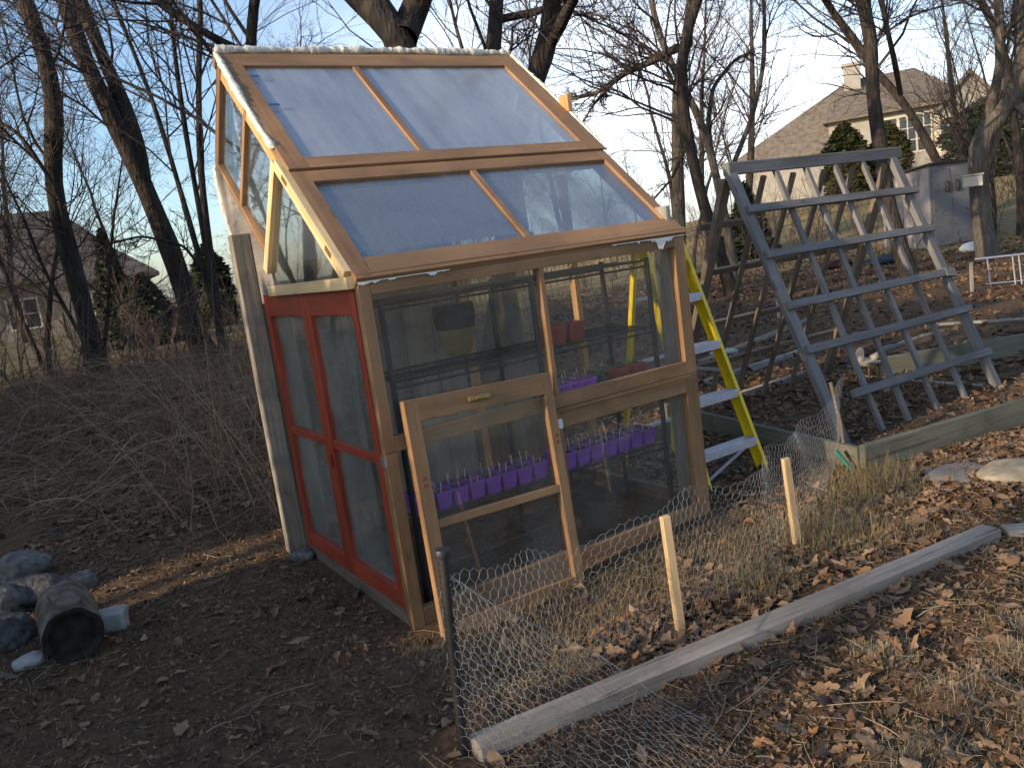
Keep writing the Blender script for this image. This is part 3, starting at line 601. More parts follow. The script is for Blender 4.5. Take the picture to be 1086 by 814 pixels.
# pale board over the lower shelf, hanging pot
H = empty('hanging_planter', L2W(.80, .72, 1.0), YAW, label='yellow-green hanging planter with dark moss liner inside the greenhouse', cat='hanging planter')
MB().tube([(0, 0, .0), (0, 0, .02), (0, 0, .14)], [.055, .075, .10], 20, cap=False).build('pot', 'basket', H)
MB().tube([(0, 0, .14), (0, 0, .20), (0, 0, .27)], [.102, .115, .11], 20).build('liner', 'basket_dark', H)
for a_ in (0, 2.1, 4.2): MB().tube([(math.cos(a_)*.1, math.sin(a_)*.1, .27), (0, 0, .62)], .002, 5).build('wire', 'black_metal', H)

# ---------------------------------------------------------------- trellis
T0 = np.array([2.02, 5.05, 0.]); TR = empty('trellis', T0, YAW, label='grey weathered A-frame trellis of crossed timber slats standing over the raised bed', cat='trellis')
dp, ht = .75, 1.83
def TF(u, t, off=0, back=False):
    """point on the front (or back) slope; off is outward"""
    y = dp*t if not back else 2*dp-dp*t; n = np.array([0, -ht, dp])/math.hypot(ht, dp)
    if back: n = np.array([0, ht, dp])/math.hypot(ht, dp)
    return np.array([u, y, ht*t]) + n*off
nf = np.array([0, -ht, dp])/math.hypot(ht, dp); nb = np.array([0, ht, dp])/math.hypot(ht, dp)
for u in (.035, 1.87): MB().bar(TF(u, -.05), TF(u, .985), .085, .045, nf).build('leg', 'blue_grey', TR, bevel=.004)
for u0, u1 in ((.44, .485), (.735, .815), (1.08, 1.14), (1.44, 1.48)): MB().bar(TF(u0, .0), TF(u1, .985), .042, .03, nf).build('slat', 'blue_grey', TR, bevel=.003)
for t_, a_, b_ in ((.838, .0, 1.94), (.670, .0, 1.93), (.483, .0, 1.80), (.325, .0, 1.93), (.145, .25, 1.92)):
    MB().bar(TF(a_, t_+.003, .040), TF(b_, t_-.006, .040), .055, .03, nf).build('crosspiece', 'blue_grey', TR, bevel=.003)
MB().bar(TF(1.80, .478, .043), TF(1.92, .470, .043), .07, .036, nf).build('splice', 'blue_grey', TR, bevel=.003)
MB().bar((.0, dp, ht+.01), (1.98, dp, ht+.015), .06, .085).build('top_rail', 'blue_grey', TR, bevel=.005)
for u in (.02, 1.86): MB().bar(TF(u, -.03, 0, True), TF(u, .97, 0, True), .085, .045, nb).build('leg', 'dark_wood', TR, bevel=.004)
for u0, u1 in ((.36, .40), (.68, .72), (1.02, 1.07), (1.38, 1.42)): MB().bar(TF(u0, .0, 0, True), TF(u1, .97, 0, True), .04, .028, nb).build('slat', 'dark_wood', TR, bevel=.003)
for t_, a_, b_ in ((.80, -.12, .5), (.62, -.15, 1.9), (.40, -.1, 1.9), (.22, -.1, 1.9)): MB().bar(TF(a_, t_, .035, True), TF(b_, t_, .035, True), .045, .03, nb).build('crosspiece', 'dark_wood', TR, bevel=.003)

# ---------------------------------------------------------------- step ladder
def ladder():
    f1, f2 = np.array([2.50, .22, -.02]), np.array([1.99, .22, -.02])      # feet of the front rails
    t1, t2 = np.array([2.33, .60, 1.46]), np.array([2.03, .60, 1.46])
    base = (f1+f2)/2; base[1] += .25; Ld = empty('step_ladder', L2W(*base), YAW, label='yellow fibreglass step ladder with grey treads standing behind the right end of the greenhouse', cat='ladder')
    q = lambda p: np.array(p)-base
    up_ = np.cross(ex, (t1-f1)/np.linalg.norm(t1-f1))
    for f_, t_, s_ in ((f1, t1, 1), (f2, t2, -1)):
        mb = MB(); mb.bar(q(f_), q(t_), .006, .075, up_); mb.bar(q(f_)-s_*ex*.011+up_*.036, q(t_)-s_*ex*.011+up_*.036, .022, .005, up_); mb.bar(q(f_)-s_*ex*.011-up_*.036, q(t_)-s_*ex*.011-up_*.036, .022, .005, up_)
        mb.build('rail', 'yellow', Ld)
        MB().bar(q(f_)-[0, 0, .0], q(f_)+(t_-f_)*.03, .016, .085, up_).build('foot', 'black_plastic', Ld)
    for k_ in range(4):
        z = .2+.3*k_; s_ = (z+.02)/1.48; a_, b_ = f1+(t1-f1)*s_, f2+(t2-f2)*s_
        MB().bar(q(b_)+[.004, 0, 0], q(a_)-[.004, 0, 0], .085, .008).bar(q(b_)+[.004, -.04, -.022], q(a_)-[.004, .04, .022], .006, .045).build('tread', 'alu', Ld, bevel=.001)
        for p_, s2_ in ((a_, 1), (b_, -1)):
            MB().tube([q(p_)+[s2_*.002, -.02, 0], q(p_)+[s2_*.008, -.02, 0]], .006, 8).build('rivet', 'steel', Ld)
    MB().box(q([2.0, .54, 1.45]), q([2.36, .68, 1.50])).build('top_cap', 'yellow', Ld, bevel=.01)
    for x0, x1 in ((2.47, 2.32), (2.02, 2.05)): MB().bar(q([x0, .98, -.02]), q([x1, .66, 1.44]), .03, .03).build('rear_rail', 'yellow', Ld)
    for z in (.25, .7, 1.1): MB().bar(q([2.04, .98-.22*z, z]), q([2.45-.1*z, .98-.22*z, z]), .02, .02).build('brace', 'alu', Ld)
    for x in (2.06, 2.40): MB().bar(q([x, .42, .62]), q([x, .84, .62]), .004, .02).build('spreader', 'alu', Ld)
    MB().bar(q([2.46, .25, .19]), q([2.12, .33, -.0]), .02, .01).build('brace', 'alu', Ld)
ladder()

# ---------------------------------------------------------------- chicken wire fence, stakes
def stake(px0, pz, bx, by, top, w, label, name='stake', m='stake'):
    t = MB().bar((0, 0, -.12), (top[0], top[1], top[2]), w, w*.75, (0, 1, 0)).build(name, m, None, bevel=.003); t.location = (bx, by, gz(bx, by)); t.rotation_euler = (0, 0, .35); return tag(t, label, 'stake')
stake(0, 0, .52, 2.97, (-.02, .0, .47), .036, 'pale wooden stake in the chicken wire, nearer of the two')
stake(0, 0, 1.23, 3.66, (-.035, 0, .44), .036, 'pale wooden stake in the chicken wire by the ladder, farther of the two')
P0 = np.array([-.30, 2.31]); FP = empty('fence_post', (P0[0], P0[1], gz(*P0)), label='black ribbed metal post at the near corner of the chicken wire', cat='post')
tt = np.array([.03, 0, .65]); mb = MB(); mb.tube([tt*-.2, tt], .014, 12)
for k_ in range(34): mb.tube([tt*(k_/34), tt*(k_/34+.012)], .0165, 12)
mb.build('shaft', 'black_plastic', FP); MB().tube([tt*.985, tt*1.0, tt*1.02], [.024, .026, .022], 14).build('cap', 'black_plastic', FP)
def hexnet(S_, U, Vv, cell):
    """hexagonal netting on a surface S_(u,v) of U x Vv metres; S_ takes arrays"""
    w_ = cell; s_ = w_/math.sqrt(3); nu = int(U/w_)+1; nv = int(Vv/(1.5*s_))+1; a_, b_ = [], []
    for r_ in range(nv):
        for c in range(nu):
            x = c*w_+(r_ % 2)*w_/2; y = r_*1.5*s_
            p = [(x, y), (x+w_/2, y+s_/2), (x+w_/2, y+1.5*s_), (x-w_/2, y+s_/2)]
            a_ += [p[0], p[0], p[1]]; b_ += [p[1], p[3], p[2]]
    a_ = np.array(a_); b_ = np.array(b_)
    ok = (a_[:, 0] >= -.001) & (b_[:, 0] >= -.001) & (a_[:, 0] <= U) & (b_[:, 0] <= U) & (b_[:, 1] <= Vv) & (a_[:, 1] <= Vv)
    a_, b_ = a_[ok], b_[ok]; rr = np.random.default_rng(3)
    def J(p):
        k_ = np.round(p*4000).astype(int); h_ = np.sin(k_[:, 0]*12.9898+k_[:, 1]*78.233)*43758.5; f_ = h_-np.floor(h_); h2 = np.sin(k_[:, 0]*39.3+k_[:, 1]*11.1)*24634.6; g_ = h2-np.floor(h2)
        return p+np.stack([f_-.5, g_-.5], 1)*cell*.16
    pa, pb = J(a_), J(b_); PA, PB = S_(pa[:, 0], pa[:, 1]), S_(pb[:, 0], pb[:, 1])
    return np.stack([PA, PB], 1)
path = np.array([[-.31, 2.315], [.05, 2.66], [.53, 3.05], [.85, 3.30], [1.22, 3.70], [1.6, 4.3], [1.98, 4.98]])
seg = np.r_[0, np.cumsum(np.linalg.norm(np.diff(path, axis=0), axis=1))]; FL = seg[-1]
hts = np.array([.52, .47, .50, .50, .47, .44, .50])
def S_run(u, v):
    x = np.interp(u, seg, path[:, 0]); y = np.interp(u, seg, path[:, 1]); hh = np.interp(u, seg, hts); t = v/.5
    z = height(x, y)+t*hh*(1+.05*np.sin(u*7)+.03*np.sin(u*17))
    lean = .06*np.sin(u*3.1+.5)*t + .03*np.sin(u*9+t*3)*t
    return np.stack([x-lean*.7+.02*t, y+lean*.7+.05*t*t, z], -1)
TE = np.array([[-.285, 2.31, .62], [-.14, 2.315, .48], [-.03, 2.32, .40], [.14, 2.33, .28], [.22, 2.34, .20], [.31, 2.34, .11], [.45, 2.31, .02]])
BE = np.array([[-.30, 2.28, .0], [-.02, 2.02, .0], [.2, 1.86, 0], [.34, 1.78, 0], [.44, 1.74, 0], [.54, 1.74, 0], [.64, 1.78, 0]])
FU = .88
def S_fold(u, v):
    t = v/.62; idx = np.r_[0, np.cumsum(np.linalg.norm(np.diff((TE+BE)/2, axis=0), axis=1))]; q = u/FU*idx[-1]
    T = [np.interp(q, idx, TE[:, c]) for c in range(3)]; Bo = [np.interp(q, idx, BE[:, c]) for c in range(3)]
    x = Bo[0]*(1-t)+T[0]*t; y = Bo[1]*(1-t)+T[1]*t+.03*np.sin(t*3+u*5)*t*(1-t); g0 = height(x, y)+.012
    z = g0*(1-t)+np.maximum(T[2], g0)*t+.02*np.sin(u*11+v*7)*t*(1-t)*2-.10*t*(1-t)*(u/FU)
    return np.stack([x, y, np.maximum(z, g0)], -1)
E1 = hexnet(S_run, FL, .5, .037); E2 = hexnet(S_fold, FU, .62, .037)
u_l = np.linspace(0, FU, 60); top = S_fold(u_l, np.full(60, .62)); E3 = np.stack([top[:-1], top[1:]], 1)
u_l = np.linspace(0, FL, 120); top2 = S_run(u_l, np.full(120, .5)); E4 = np.stack([top2[:-1], top2[1:]], 1)
V, Fc = merge([tubes_np(E1, np.full(E1.shape[:2], .00075), 3), tubes_np(E2, np.full(E2.shape[:2], .0007), 3), tubes_np(E3, np.full(E3.shape[:2], .0010), 4)])
t = finish('chicken_wire_fence', np_mesh('wire_netting', V, Fc), 'wire', None); tag(t, 'sagging galvanised chicken wire run from the black post past the stakes to the trellis', 'wire fence')
gp = gnd(903, 497); t = MB().tube([(-.06, .06, .14), (0, .0, .03), (.02, -.02, -.06)], [.012, .013, .013], 8).build('green_stake', 'green_post', None); t.location = (gp[0], gp[1], gz(gp[0], gp[1])); tag(t, 'short green coated metal stake beside the trellis foot', 'stake')
t = MB().tube([(0, 0, -.1), (-.02, .0, .25), (-.055, .02, .5)], [.012, .012, .011], 7).build('tree_branch_post', 'dark_wood', None); gp = gnd(898, 488); t.location = (gp[0], gp[1], gz(gp[0], gp[1])); tag(t, 'thin dark wooden post beside the left foot of the trellis', 'post')

# ---------------------------------------------------------------- timbers and beds
def timber(name, p0, p1, w, h, m, label, cat, z=None, bevel=.008, sink=.02):
    p0 = np.array(p0, float)[:2]; p1 = np.array(p1, float)[:2]; c = (p0+p1)/2; z0, z1 = gz(*p0), gz(*p1)
    if z is not None: z0 = z1 = z
    L = np.linalg.norm(p1-p0); a_ = math.atan2(*(p1-p0)[::-1])
    t = MB().bar((-L/2, 0, h/2), (L/2, 0, h/2), w, h).build(name, m, None, bevel=bevel)
    t.location = (c[0], c[1], (z0+z1)/2-sink); t.rotation_euler = (0, -math.atan2(z1-z0, L), a_); return tag(t, label, cat)
a_ = gnd(512, 803); b_ = gnd(1052, 568); a2 = a_+(a_-b_)*.01
timber('landscape_timber', a2, b_, .092, .07, 'timber', 'long grey landscape timber lying in the leaves in the foreground', 'timber')
a_ = gnd(1066, 566); timber('landscape_timber', a_, a_+np.array([.9, -.12, 0]), .10, .06, 'timber', 'short worn timber at the right edge, continuing the long foreground timber', 'timber', sink=.03)
# raised bed under the trellis: front board, and thin edging boards
def board(p0, p1, h, label, th=.04, m='board', cat='bed board', sink=.03): return timber('bed_board', p0, p1, th, h, m, label, cat, bevel=.003, sink=sink)
bA, bB = gnd(915, 494), gnd(1086, 441); dB = (bB-bA)/np.linalg.norm(bB-bA)
board(bA, bA+dB*3.2, .19, 'weathered front board of the raised bed below the trellis')
nB = np.array([-dB[1], dB[0], 0])
board(bA+nB*.02, bA+nB*2.0, .17, 'left end board of the raised bed, inside the trellis feet')
board(gnd(932, 402), gnd(932, 402)+dB*2.6-nB*.6, .20, 'mossy green bed board behind the right slats of the trellis')
for q, (pa, pb, h_, lb) in enumerate([((752, 432), (862, 396), .07, 'low garden edging board nearest the ladder'), ((748, 408), (868, 368), .07, 'second garden edging board behind the ladder'), ((742, 385), (860, 340), .07, 'third garden edging board, seen between the back slats'), ((880, 398), (1062, 412), .05, 'thin pale board lying across the bed behind the trellis'), ((936, 372), (1000, 352), .06, 'short pale board beyond the mossy bed board'), ((990, 345), (1110, 338), .06, 'pale edging board in the garden to the right of the trellis'), ((755, 455), (900, 480), .04, 'thin lath lying on the soil behind the chicken wire')]):
    board(gnd(*pa), gnd(*pb), h_, lb, m='grey' if q != 2 else 'timber')
# rod ornament
gp = gnd(922, 402); t = empty('garden_ornament', (gp[0], gp[1], gz(gp[0], gp[1])), label='lichened stone bird and dish on a thin rod behind the trellis', cat='garden ornament')
MB().tube([(0, 0, 0), (0, 0, .10)], .008, 6).build('rod', 'dark_wood', t)
MB().tube([(0, 0, .10), (0, 0, .125), (0, 0, .15)], [.05, .11, .13], 18).build('dish', 'boot', t)
MB().tube([(-.07, 0, .15), (-.08, 0, .19), (-.06, 0, .24), (-.05, 0, .265)], [.03, .045, .03, .014], 12).build('bird', 'boot', t)
MB().tube([(.03, 0, .16), (.09, 0, .18), (.12, 0, .16)], [.03, .035, .02], 12).build('stone_lump', 'boot', t)

# ---------------------------------------------------------------- stones and log
def rock(loc, size, m, label, cat='stone', seed=0, box=.0, rz=0., name='stone', group=None, sink=.25, cut=0):
    import bmesh
    rr = np.random.default_rng(seed); bm = bmesh.new()
    if box: bmesh.ops.create_cube(bm, size=1.5); bmesh.ops.subdivide_edges(bm, edges=bm.edges, cuts=7, use_grid_fill=True)
    else: bmesh.ops.create_icosphere(bm, subdivisions=4, radius=1)
    D_ = rr.normal(0, 1, (7, 3)); D_ /= np.linalg.norm(D_, axis=1, keepdims=True); c_ = rr.uniform(.62, .88, 7); ph = rr.uniform(0, 6, 9)
    for v in bm.verts:
        p = np.array(v.co)
        if not box:
            for d_, cc in zip(D_, c_):
                e = p@d_-cc
                if e > 0: p = p-d_*e*.85
        n_ = sum(math.sin(p@np.array([math.sin(q*2.1), math.cos(q*1.3), math.sin(q+.5)])*(2.3+q*1.7)+ph[q])/(1+q) for q in range(8))
        p = p*(1+.07*n_)+p*.018*math.sin(p[0]*19+ph[0])*math.sin(p[1]*23+ph[1])*math.sin(p[2]*17+ph[2]); v.co = p*np.array(size)*.5
    for f in bm.faces: f.smooth = True
    me = bpy.data.meshes.new(name); bm.to_mesh(me); bm.free(); o = finish(name, me, m, None)
    o.location = (loc[0], loc[1], gz(loc[0], loc[1])+size[2]*(.5-sink)*1.0); o.rotation_euler = (0, 0, rz); return tag(o, label, cat, group)
def at_g(px, py): p = gnd(px, py); return (p[0], p[1])
rock(at_g(28, 612), (.34, .30, .20), 'rock', 'pale grey stone at the back of the heap beside the log', seed=1)
rock(at_g(36, 640), (.42, .30, .20), 'rock_dark', 'rounded blue-grey stone behind the log', seed=2)
rock(at_g(-4, 655), (.30, .30, .22), 'rock', 'grey stone at the left edge of the picture above the black one', seed=3)
rock(at_g(2, 682), (.32, .30, .22), 'rock_dark', 'dark mossy stone at the left edge, nearest the log', seed=4)
rock(at_g(80, 630), (.30, .14, .12), 'rock', 'flat grey brick-shaped stone on top behind the log', seed=5, box=1, rz=.9)
rock(at_g(113, 664), (.26, .17, .12), 'rock_pale', 'pale white block lying right of the log', seed=6, box=1, rz=.2)
rock(at_g(32, 702), (.15, .12, .08), 'rock_pale', 'small pale stone in front of the log', seed=7)
rock(at_g(320, 590), (.16, .12, .09), 'rock', 'small grey stone at the foot of the corner plank', seed=8)
rock(at_g(1016, 499), (.40, .28, .06), 'flag', 'flat grey flagstone in the leaves, left one of the pair', seed=9, rz=.4, name='flagstone', sink=.5)
rock(at_g(1078, 502), (.40, .34, .10), 'flag_edge', 'flat sandy flagstone at the right edge of the picture', seed=10, rz=.4, name='flagstone', sink=.45)
gp = gnd(82, 703); Lg = empty('log', (gp[0]+.0, gp[1]+.02, gz(gp[0], gp[1])+.115), R_(122), label='short cut log with a dark end among the stones', cat='log')
n_s = 28
def log_ring(x, r_, seed): rr = np.random.default_rng(seed); return [(x, math.cos(q*2*math.pi/n_s)*r_*(1+.02*math.sin(q*1.7)+.02*math.sin(q*5)), math.sin(q*2*math.pi/n_s)*r_*(1+.02*math.sin(q*1.7)+.02*math.sin(q*5))) for q in range(n_s)]
mb = MB(); Vv = []; xs_ = np.linspace(0, .46, 9)
for q, x in enumerate(xs_): Vv += log_ring(x, .122+.004*math.sin(q*2), q)
mb.add(Vv, [(q*n_s+j_, q*n_s+(j_+1) % n_s, (q+1)*n_s+(j_+1) % n_s, (q+1)*n_s+j_) for q in range(8) for j_ in range(n_s)], None, True); mb.add(Vv[-n_s:], [tuple(range(n_s))]); mb.build('bark', 'bark_log', Lg)
Vv = log_ring(.0, .120, 1)+log_ring(.0, .098, 1)+log_ring(.035, .09, 1)
mb = MB(); mb.add(Vv, [(q*n_s+j_, q*n_s+(j_+1) % n_s, (q+1)*n_s+(j_+1) % n_s, (q+1)*n_s+j_) for q in range(2) for j_ in range(n_s)], None, True); mb.add(Vv[2*n_s:], [tuple(range(n_s))]); mb.build('cut_end', 'log_end', Lg)
MB().bar((.02, -.02, .125), (.24, .02, .14), .09, .03).build('bark_flake', 'bark_log', Lg, bevel=.005)

# ---------------------------------------------------------------- shed, box on tree, white frame
sb = gnd(988, 291); sbd = math.hypot(sb[0], sb[1])
sb = np.array([10.75, 20.35]); SHD = empty('garden_shed', (sb[0], sb[1], gz(*sb)), R_(14), label='grey plastic garden shed with double doors at the edge of the lawn', cat='shed')
Wd, Dp, Hs = 1.22, 1.7, 2.02
MB().box((0, 0, 0), (Wd, .04, Hs-.02)).build('front_frame', 'shed', SHD)
MB().prism([(0, .04, 0), (0, Dp, 0), (0, Dp, Hs-.18), (0, .04, Hs-.02)], (.04, 0, 0)).build('side_panel', 'shed_side', SHD)
MB().prism([(Wd-.04, .04, 0), (Wd-.04, Dp, 0), (Wd-.04, Dp, Hs-.18), (Wd-.04, .04, Hs-.02)], (.04, 0, 0)).build('side_panel', 'shed_side', SHD)
MB().box((.04, Dp-.04, 0), (Wd-.04, Dp, Hs-.19)).build('back_panel', 'shed_side', SHD)
MB().prism([(-.07, -.09, Hs-.01), (Wd+.07, -.09, Hs-.01), (Wd+.07, Dp+.07, Hs-.19), (-.07, Dp+.07, Hs-.19)], (0, 0, .06)).build('roof', 'shed_roof', SHD, bevel=.01)
for x0, s_ in ((.06, 1), (.615, -1)):
    mb = MB(); mb.box((x0, -.03, .06), (x0+.545, -.002, Hs-.08))
    for z0, z1 in ((.12, .70), (.78, 1.30), (1.38, 1.88)): mb.box((x0+.05, -.038, z0), (x0+.495, -.03, z1))
    d_ = mb.build('door', 'shed', SHD, bevel=.006)
    hx = x0+(.40 if s_ == 1 else .145); MB().tube([(hx, -.045, 1.32), (hx, -.05, 1.36), (hx, -.05, 1.56), (hx, -.045, 1.60)], [.03, .06, .06, .03], 10).build('handle', 'shed_roof', d_)
fr = gnd(1058, 304); fz = gz(fr[0], fr[1]); WF = empty('metal_stand', (fr[0], fr[1], fz), R_(-22), label='low pale metal stand at the right edge of the garden', cat='stand')
MB().tube([(-.28, 0, .43), (1.3, 0, .43)], .018, 8).build('top_bar', 'steel', WF)
for x in (-.12, .20, .28, 1.2):
    for y in (0,): MB().tube([(x+.03, y, 0), (x, y, .43)], .013, 6).build('leg', 'steel', WF)
MB().tube([(-.15, 0, .05), (1.3, 0, .05)], .010, 6).build('brace', 'steel', WF)
for (px, py, sz, m, lb, sd_) in [(767, 376, (.35, .2, .12), 'rock_pale', 'pale stone on the soil seen behind the ladder', 31), (752, 372, (.25, .2, .1), 'rock_pale', 'smaller pale stone behind the ladder, nearest its rail', 32), (1031, 268, (.5, .3, .3), 'white', 'crumpled white bag on the ground between shed and tree', 33)]:
    rock(at_g(px, py), sz, m, lb, seed=sd_, cat='bag' if m == 'white' else 'stone', name='plastic_bag' if m == 'white' else 'stone')
M['blue_tarp'] = simple('dull_blue_tarp', (.02, .028, .045), rough=.7); M['red_tarp'] = simple('dull_red_plastic', (.06, .018, .016), rough=.7)
rock(at_g(940, 280), (1.3, .7, .28), 'blue_tarp', 'low bundle under a dull blue tarp in front of the shed', 'tarp', 34, name='tarp_bundle')
rock(at_g(890, 285), (.7, .5, .26), 'red_tarp', 'dull red plastic tub lying behind the trellis', 'tub', 35, name='tub')
def thinstake(px, py, h, m, label): p = gnd(px, py); t = MB().bar((0, 0, -.05), (0, 0, h), .04, .025, (0, 1, 0)).build('stake', m, None); t.location = (p[0], p[1], gz(p[0], p[1])); tag(t, label, 'stake')
thinstake(826, 338, .35, 'rock_pale', 'pale stake in the soil seen through the trellis'); thinstake(1031, 310, .42, 'grey', 'weathered thin stake in the garden left of the metal stand')

# ---------------------------------------------------------------- houses
def wnd(parent, x, z, wd, hh, nx_=2, nz_=2, y=0., arch=False):
    mb = MB(); mb.box((x-.08, y-.06, z-.08), (x+wd+.08, y-.005, z)).box((x-.08, y-.06, z+hh), (x+wd+.08, y-.005, z+hh+.10)).box((x-.08, y-.055, z), (x, y-.005, z+hh)).box((x+wd, y-.055, z), (x+wd+.08, y-.005, z+hh))
    for q in range(1, nx_): mb.box((x+wd*q/nx_-.03, y-.045, z), (x+wd*q/nx_+.03, y-.012, z+hh))
    for q in range(1, nz_): mb.box((x, y-.04, z+hh*q/nz_-.02), (x+wd, y-.012, z+hh*q/nz_+.02))
    f = mb.build('window', 'trim', parent); MB().box((x, y-.010, z), (x+wd, y-.003, z+hh)).build('pane', 'pane_dark', f)
ho = np.array([23.76, 49.6]); azh = math.atan2(ho[1], ho[0])-math.pi/2
HS = empty('hillside_house', (ho[0], ho[1], 0), azh, label='large cream house with brown hipped roof and chimney on the hill behind the trellis', cat='house')
MB().box((-3.1, .0, .2), (3.2, 9, 6.45)).build('wall', 'siding', HS)
MB().box((-8.2, .3, .2), (-3.1, 8.6, 4.85)).build('side_wall', 'siding', HS)
MB().prism([(2.8, -1.6, .2), (5.6, -1.6, .2), (5.6, -1.6, 5.85), (4.25, -1.6, 7.45), (2.8, -1.6, 5.85)], (0, 8, 0)).build('gable_wall', 'siding', HS)
MB().box((2.45, -2.1, .2), (3.95, -1.61, 5.55)).build('bay_wall', 'stucco', HS); MB().box((5.6, -.4, .2), (16, 8, 5.4)).build('wing_wall', 'siding', HS)
def hip(name, x0, x1, y0, y1, z0, z1, i0, i1, m, parent, th=.18):
    ym = (y0+y1)/2; a_, b_, c_, d_ = (x0, y0, z0), (x1, y0, z0), (x1, y1, z0), (x0, y1, z0); r0, r1 = (x0+i0, ym, z1), (x1-i1, ym, z1)
    mb = MB(); Vv = [a_, b_, c_, d_, r0, r1]+[(p[0], p[1], p[2]-th) for p in (a_, b_, c_, d_)]
    mb.add(Vv, [(0, 1, 5, 4), (1, 2, 5), (2, 3, 4, 5), (3, 0, 4), (6, 7, 1, 0), (7, 8, 2, 1), (8, 9, 3, 2), (9, 6, 0, 3), (9, 8, 7, 6)]); return mb.build(name, m, parent)
rf = hip('roof', -3.4, 4.4, -.6, 9.6, 6.45, 9.1, 1.5, 2.6, 'roof_tile', HS)
hip('side_roof', -9.0, -1.95, -.5, 9.2, 4.8, 9.06, 7.0, .04, 'roof_tile', HS)
hip('wing_roof', 5.4, 16.6, -1.0, 8.5, 5.4, 8.2, 1.0, 4, 'roof_tile', HS)
mb = MB(); mb.prism([(2.5, -1.9, 5.5), (2.5, -1.9, 5.72), (4.25, -1.9, 7.75), (4.25, -1.9, 7.48)], (0, 7, 0)).prism([(5.95, -1.9, 5.5), (5.95, -1.9, 5.72), (4.25, -1.9, 7.75), (4.25, -1.9, 7.48)], (0, 7, 0)); mb.build('gable_roof', 'roof_tile', HS)
ch = MB().box((-2.2, 3.0, 6.5), (-1.25, 4.0, 9.75)).box((-2.3, 2.9, 9.75), (-1.15, 4.1, 9.93)).build('chimney', 'siding', HS)
for (x, z, wd, hh, y) in [(-.2, 3.9, .8, 2.0, 0), (.75, 3.9, .8, 2.0, 0), (1.65, 3.9, .7, 2.0, 0), (-2.3, 3.3, 1.0, .9, 0), (.3, 1.7, 1.6, 1.1, 0), (2.75, 3.6, .75, 1.6, -2.1), (2.75, 1.5, .75, 1.2, -2.1), (4.3, 4.0, 1.0, 1.6, -1.6), (6.2, 3.6, .9, 1.4, -.4), (7.5, 3.6, .9, 1.4, -.4), (8.8, 3.6, .9, 1.4, -.4), (10.1, 3.6, .9, 1.4, -.4)]: wnd(HS, x, z, wd, hh, 2, 3, y)
MB().box((4.6, -1.62, .3), (5.3, -1.601, 2.2)).build('porch_dark_panel', 'pane_dark', HS)  # dark panel stands in for the shade inside the porch
mb = MB(); mb.box((5.5, -2.4, 3.0), (16, -.4, 3.15))
for q in range(36): mb.box((5.6+q*.29, -2.38, 3.15), (5.65+q*.29, -2.33, 4.05))
mb.box((5.5, -2.4, 4.05), (16, -2.3, 4.13)); mb.build('balcony', 'trim', HS)
lo = np.array([-19.76, 40.43]); azl = math.atan2(lo[1], lo[0])-math.pi/2
HL = empty('neighbour_house', (lo[0], lo[1], -.0), azl, label='grey house with a dark hipped roof behind the bare trees on the left', cat='house')
MB().box((-11, .3, -.3), (1.6, 8, 3.15)).build('wall', 'house_wall', HL)
hip('roof', -12, 2.6, -.5, 8.8, 3.1, 6.6, 4.5, 3.2, 'roof_tile_dark', HL)
hip('entry_roof', -1.6, 3.2, -2.4, 3.6, 2.7, 4.6, 2.2, 2.2, 'roof_tile_dark', HL); MB().box((-1.2, -2.0, -.3), (2.8, .3, 2.66)).build('entry_wall', 'house_wall', HL)
for (x, z, wd, hh, y) in [(-9, .9, 1.3, 1.3, .3), (-6, .9, 1.6, 1.3, .3), (-3.4, .9, 1.2, 1.3, .3), (.2, .8, 1.1, 1.3, -2.0)]: wnd(HL, x, z, wd, hh, 2, 2, y)

# ---------------------------------------------------------------- trees
def grow(S_, Dr, Ln, Rd, n, wander, up, taper, g):
    Nn = len(S_); P = np.empty((Nn, n, 3)); P[:, 0] = S_; d = Dr.copy(); st = (Ln/(n-1))[:, None]
    for q in range(1, n):
        d = d + g.normal(0, wander, (Nn, 3)); d[:, 2] += up; d /= np.linalg.norm(d, axis=1, keepdims=True); P[:, q] = P[:, q-1]+d*st
    t = np.linspace(0, 1, n)[None]; return P, Rd[:, None]*(1-t*(1-taper))
def kids(P, Rr, Ln, cnt, tmin, ang, lf, g, rf=.55, tmax=1.0):
    Nn, n, _ = P.shape; idx = np.repeat(np.arange(Nn), cnt); t = tmin+(tmax-tmin)*g.uniform(0, 1, len(idx)); f = t*(n-1); i0 = np.minimum(f.astype(int), n-2); fr_ = (f-i0)[:, None]
    p = P[idx, i0]*(1-fr_)+P[idx, i0+1]*fr_; d = P[idx, i0+1]-P[idx, i0]; d /= np.linalg.norm(d, axis=1, keepdims=True)+1e-9
    r = Rr[idx, i0]*rf; rnd = g.normal(0, 1, (len(idx), 3)); rnd -= d*np.sum(rnd*d, axis=1, keepdims=True); rnd /= np.linalg.norm(rnd, axis=1, keepdims=True)
    a_ = g.normal(ang, .18, len(idx))[:, None]; dd = d*np.cos(a_)+rnd*np.sin(a_)
    L_ = Ln[idx]*lf*g.uniform(.55, 1.2, len(idx))*(1.15-.55*t); return p, dd, L_, r
def resample(P, n):
    P = np.array(P, float); s_ = np.r_[0, np.cumsum(np.linalg.norm(np.diff(P, axis=0), axis=1))]; u = np.linspace(0, s_[-1], n)
    q = np.stack([np.interp(u, s_, P[:, k_]) for k_ in range(3)], 1)
    for _ in range(2): q[1:-1] = (q[:-2]+2*q[1:-1]+q[2:])/4
    return q, s_[-1]
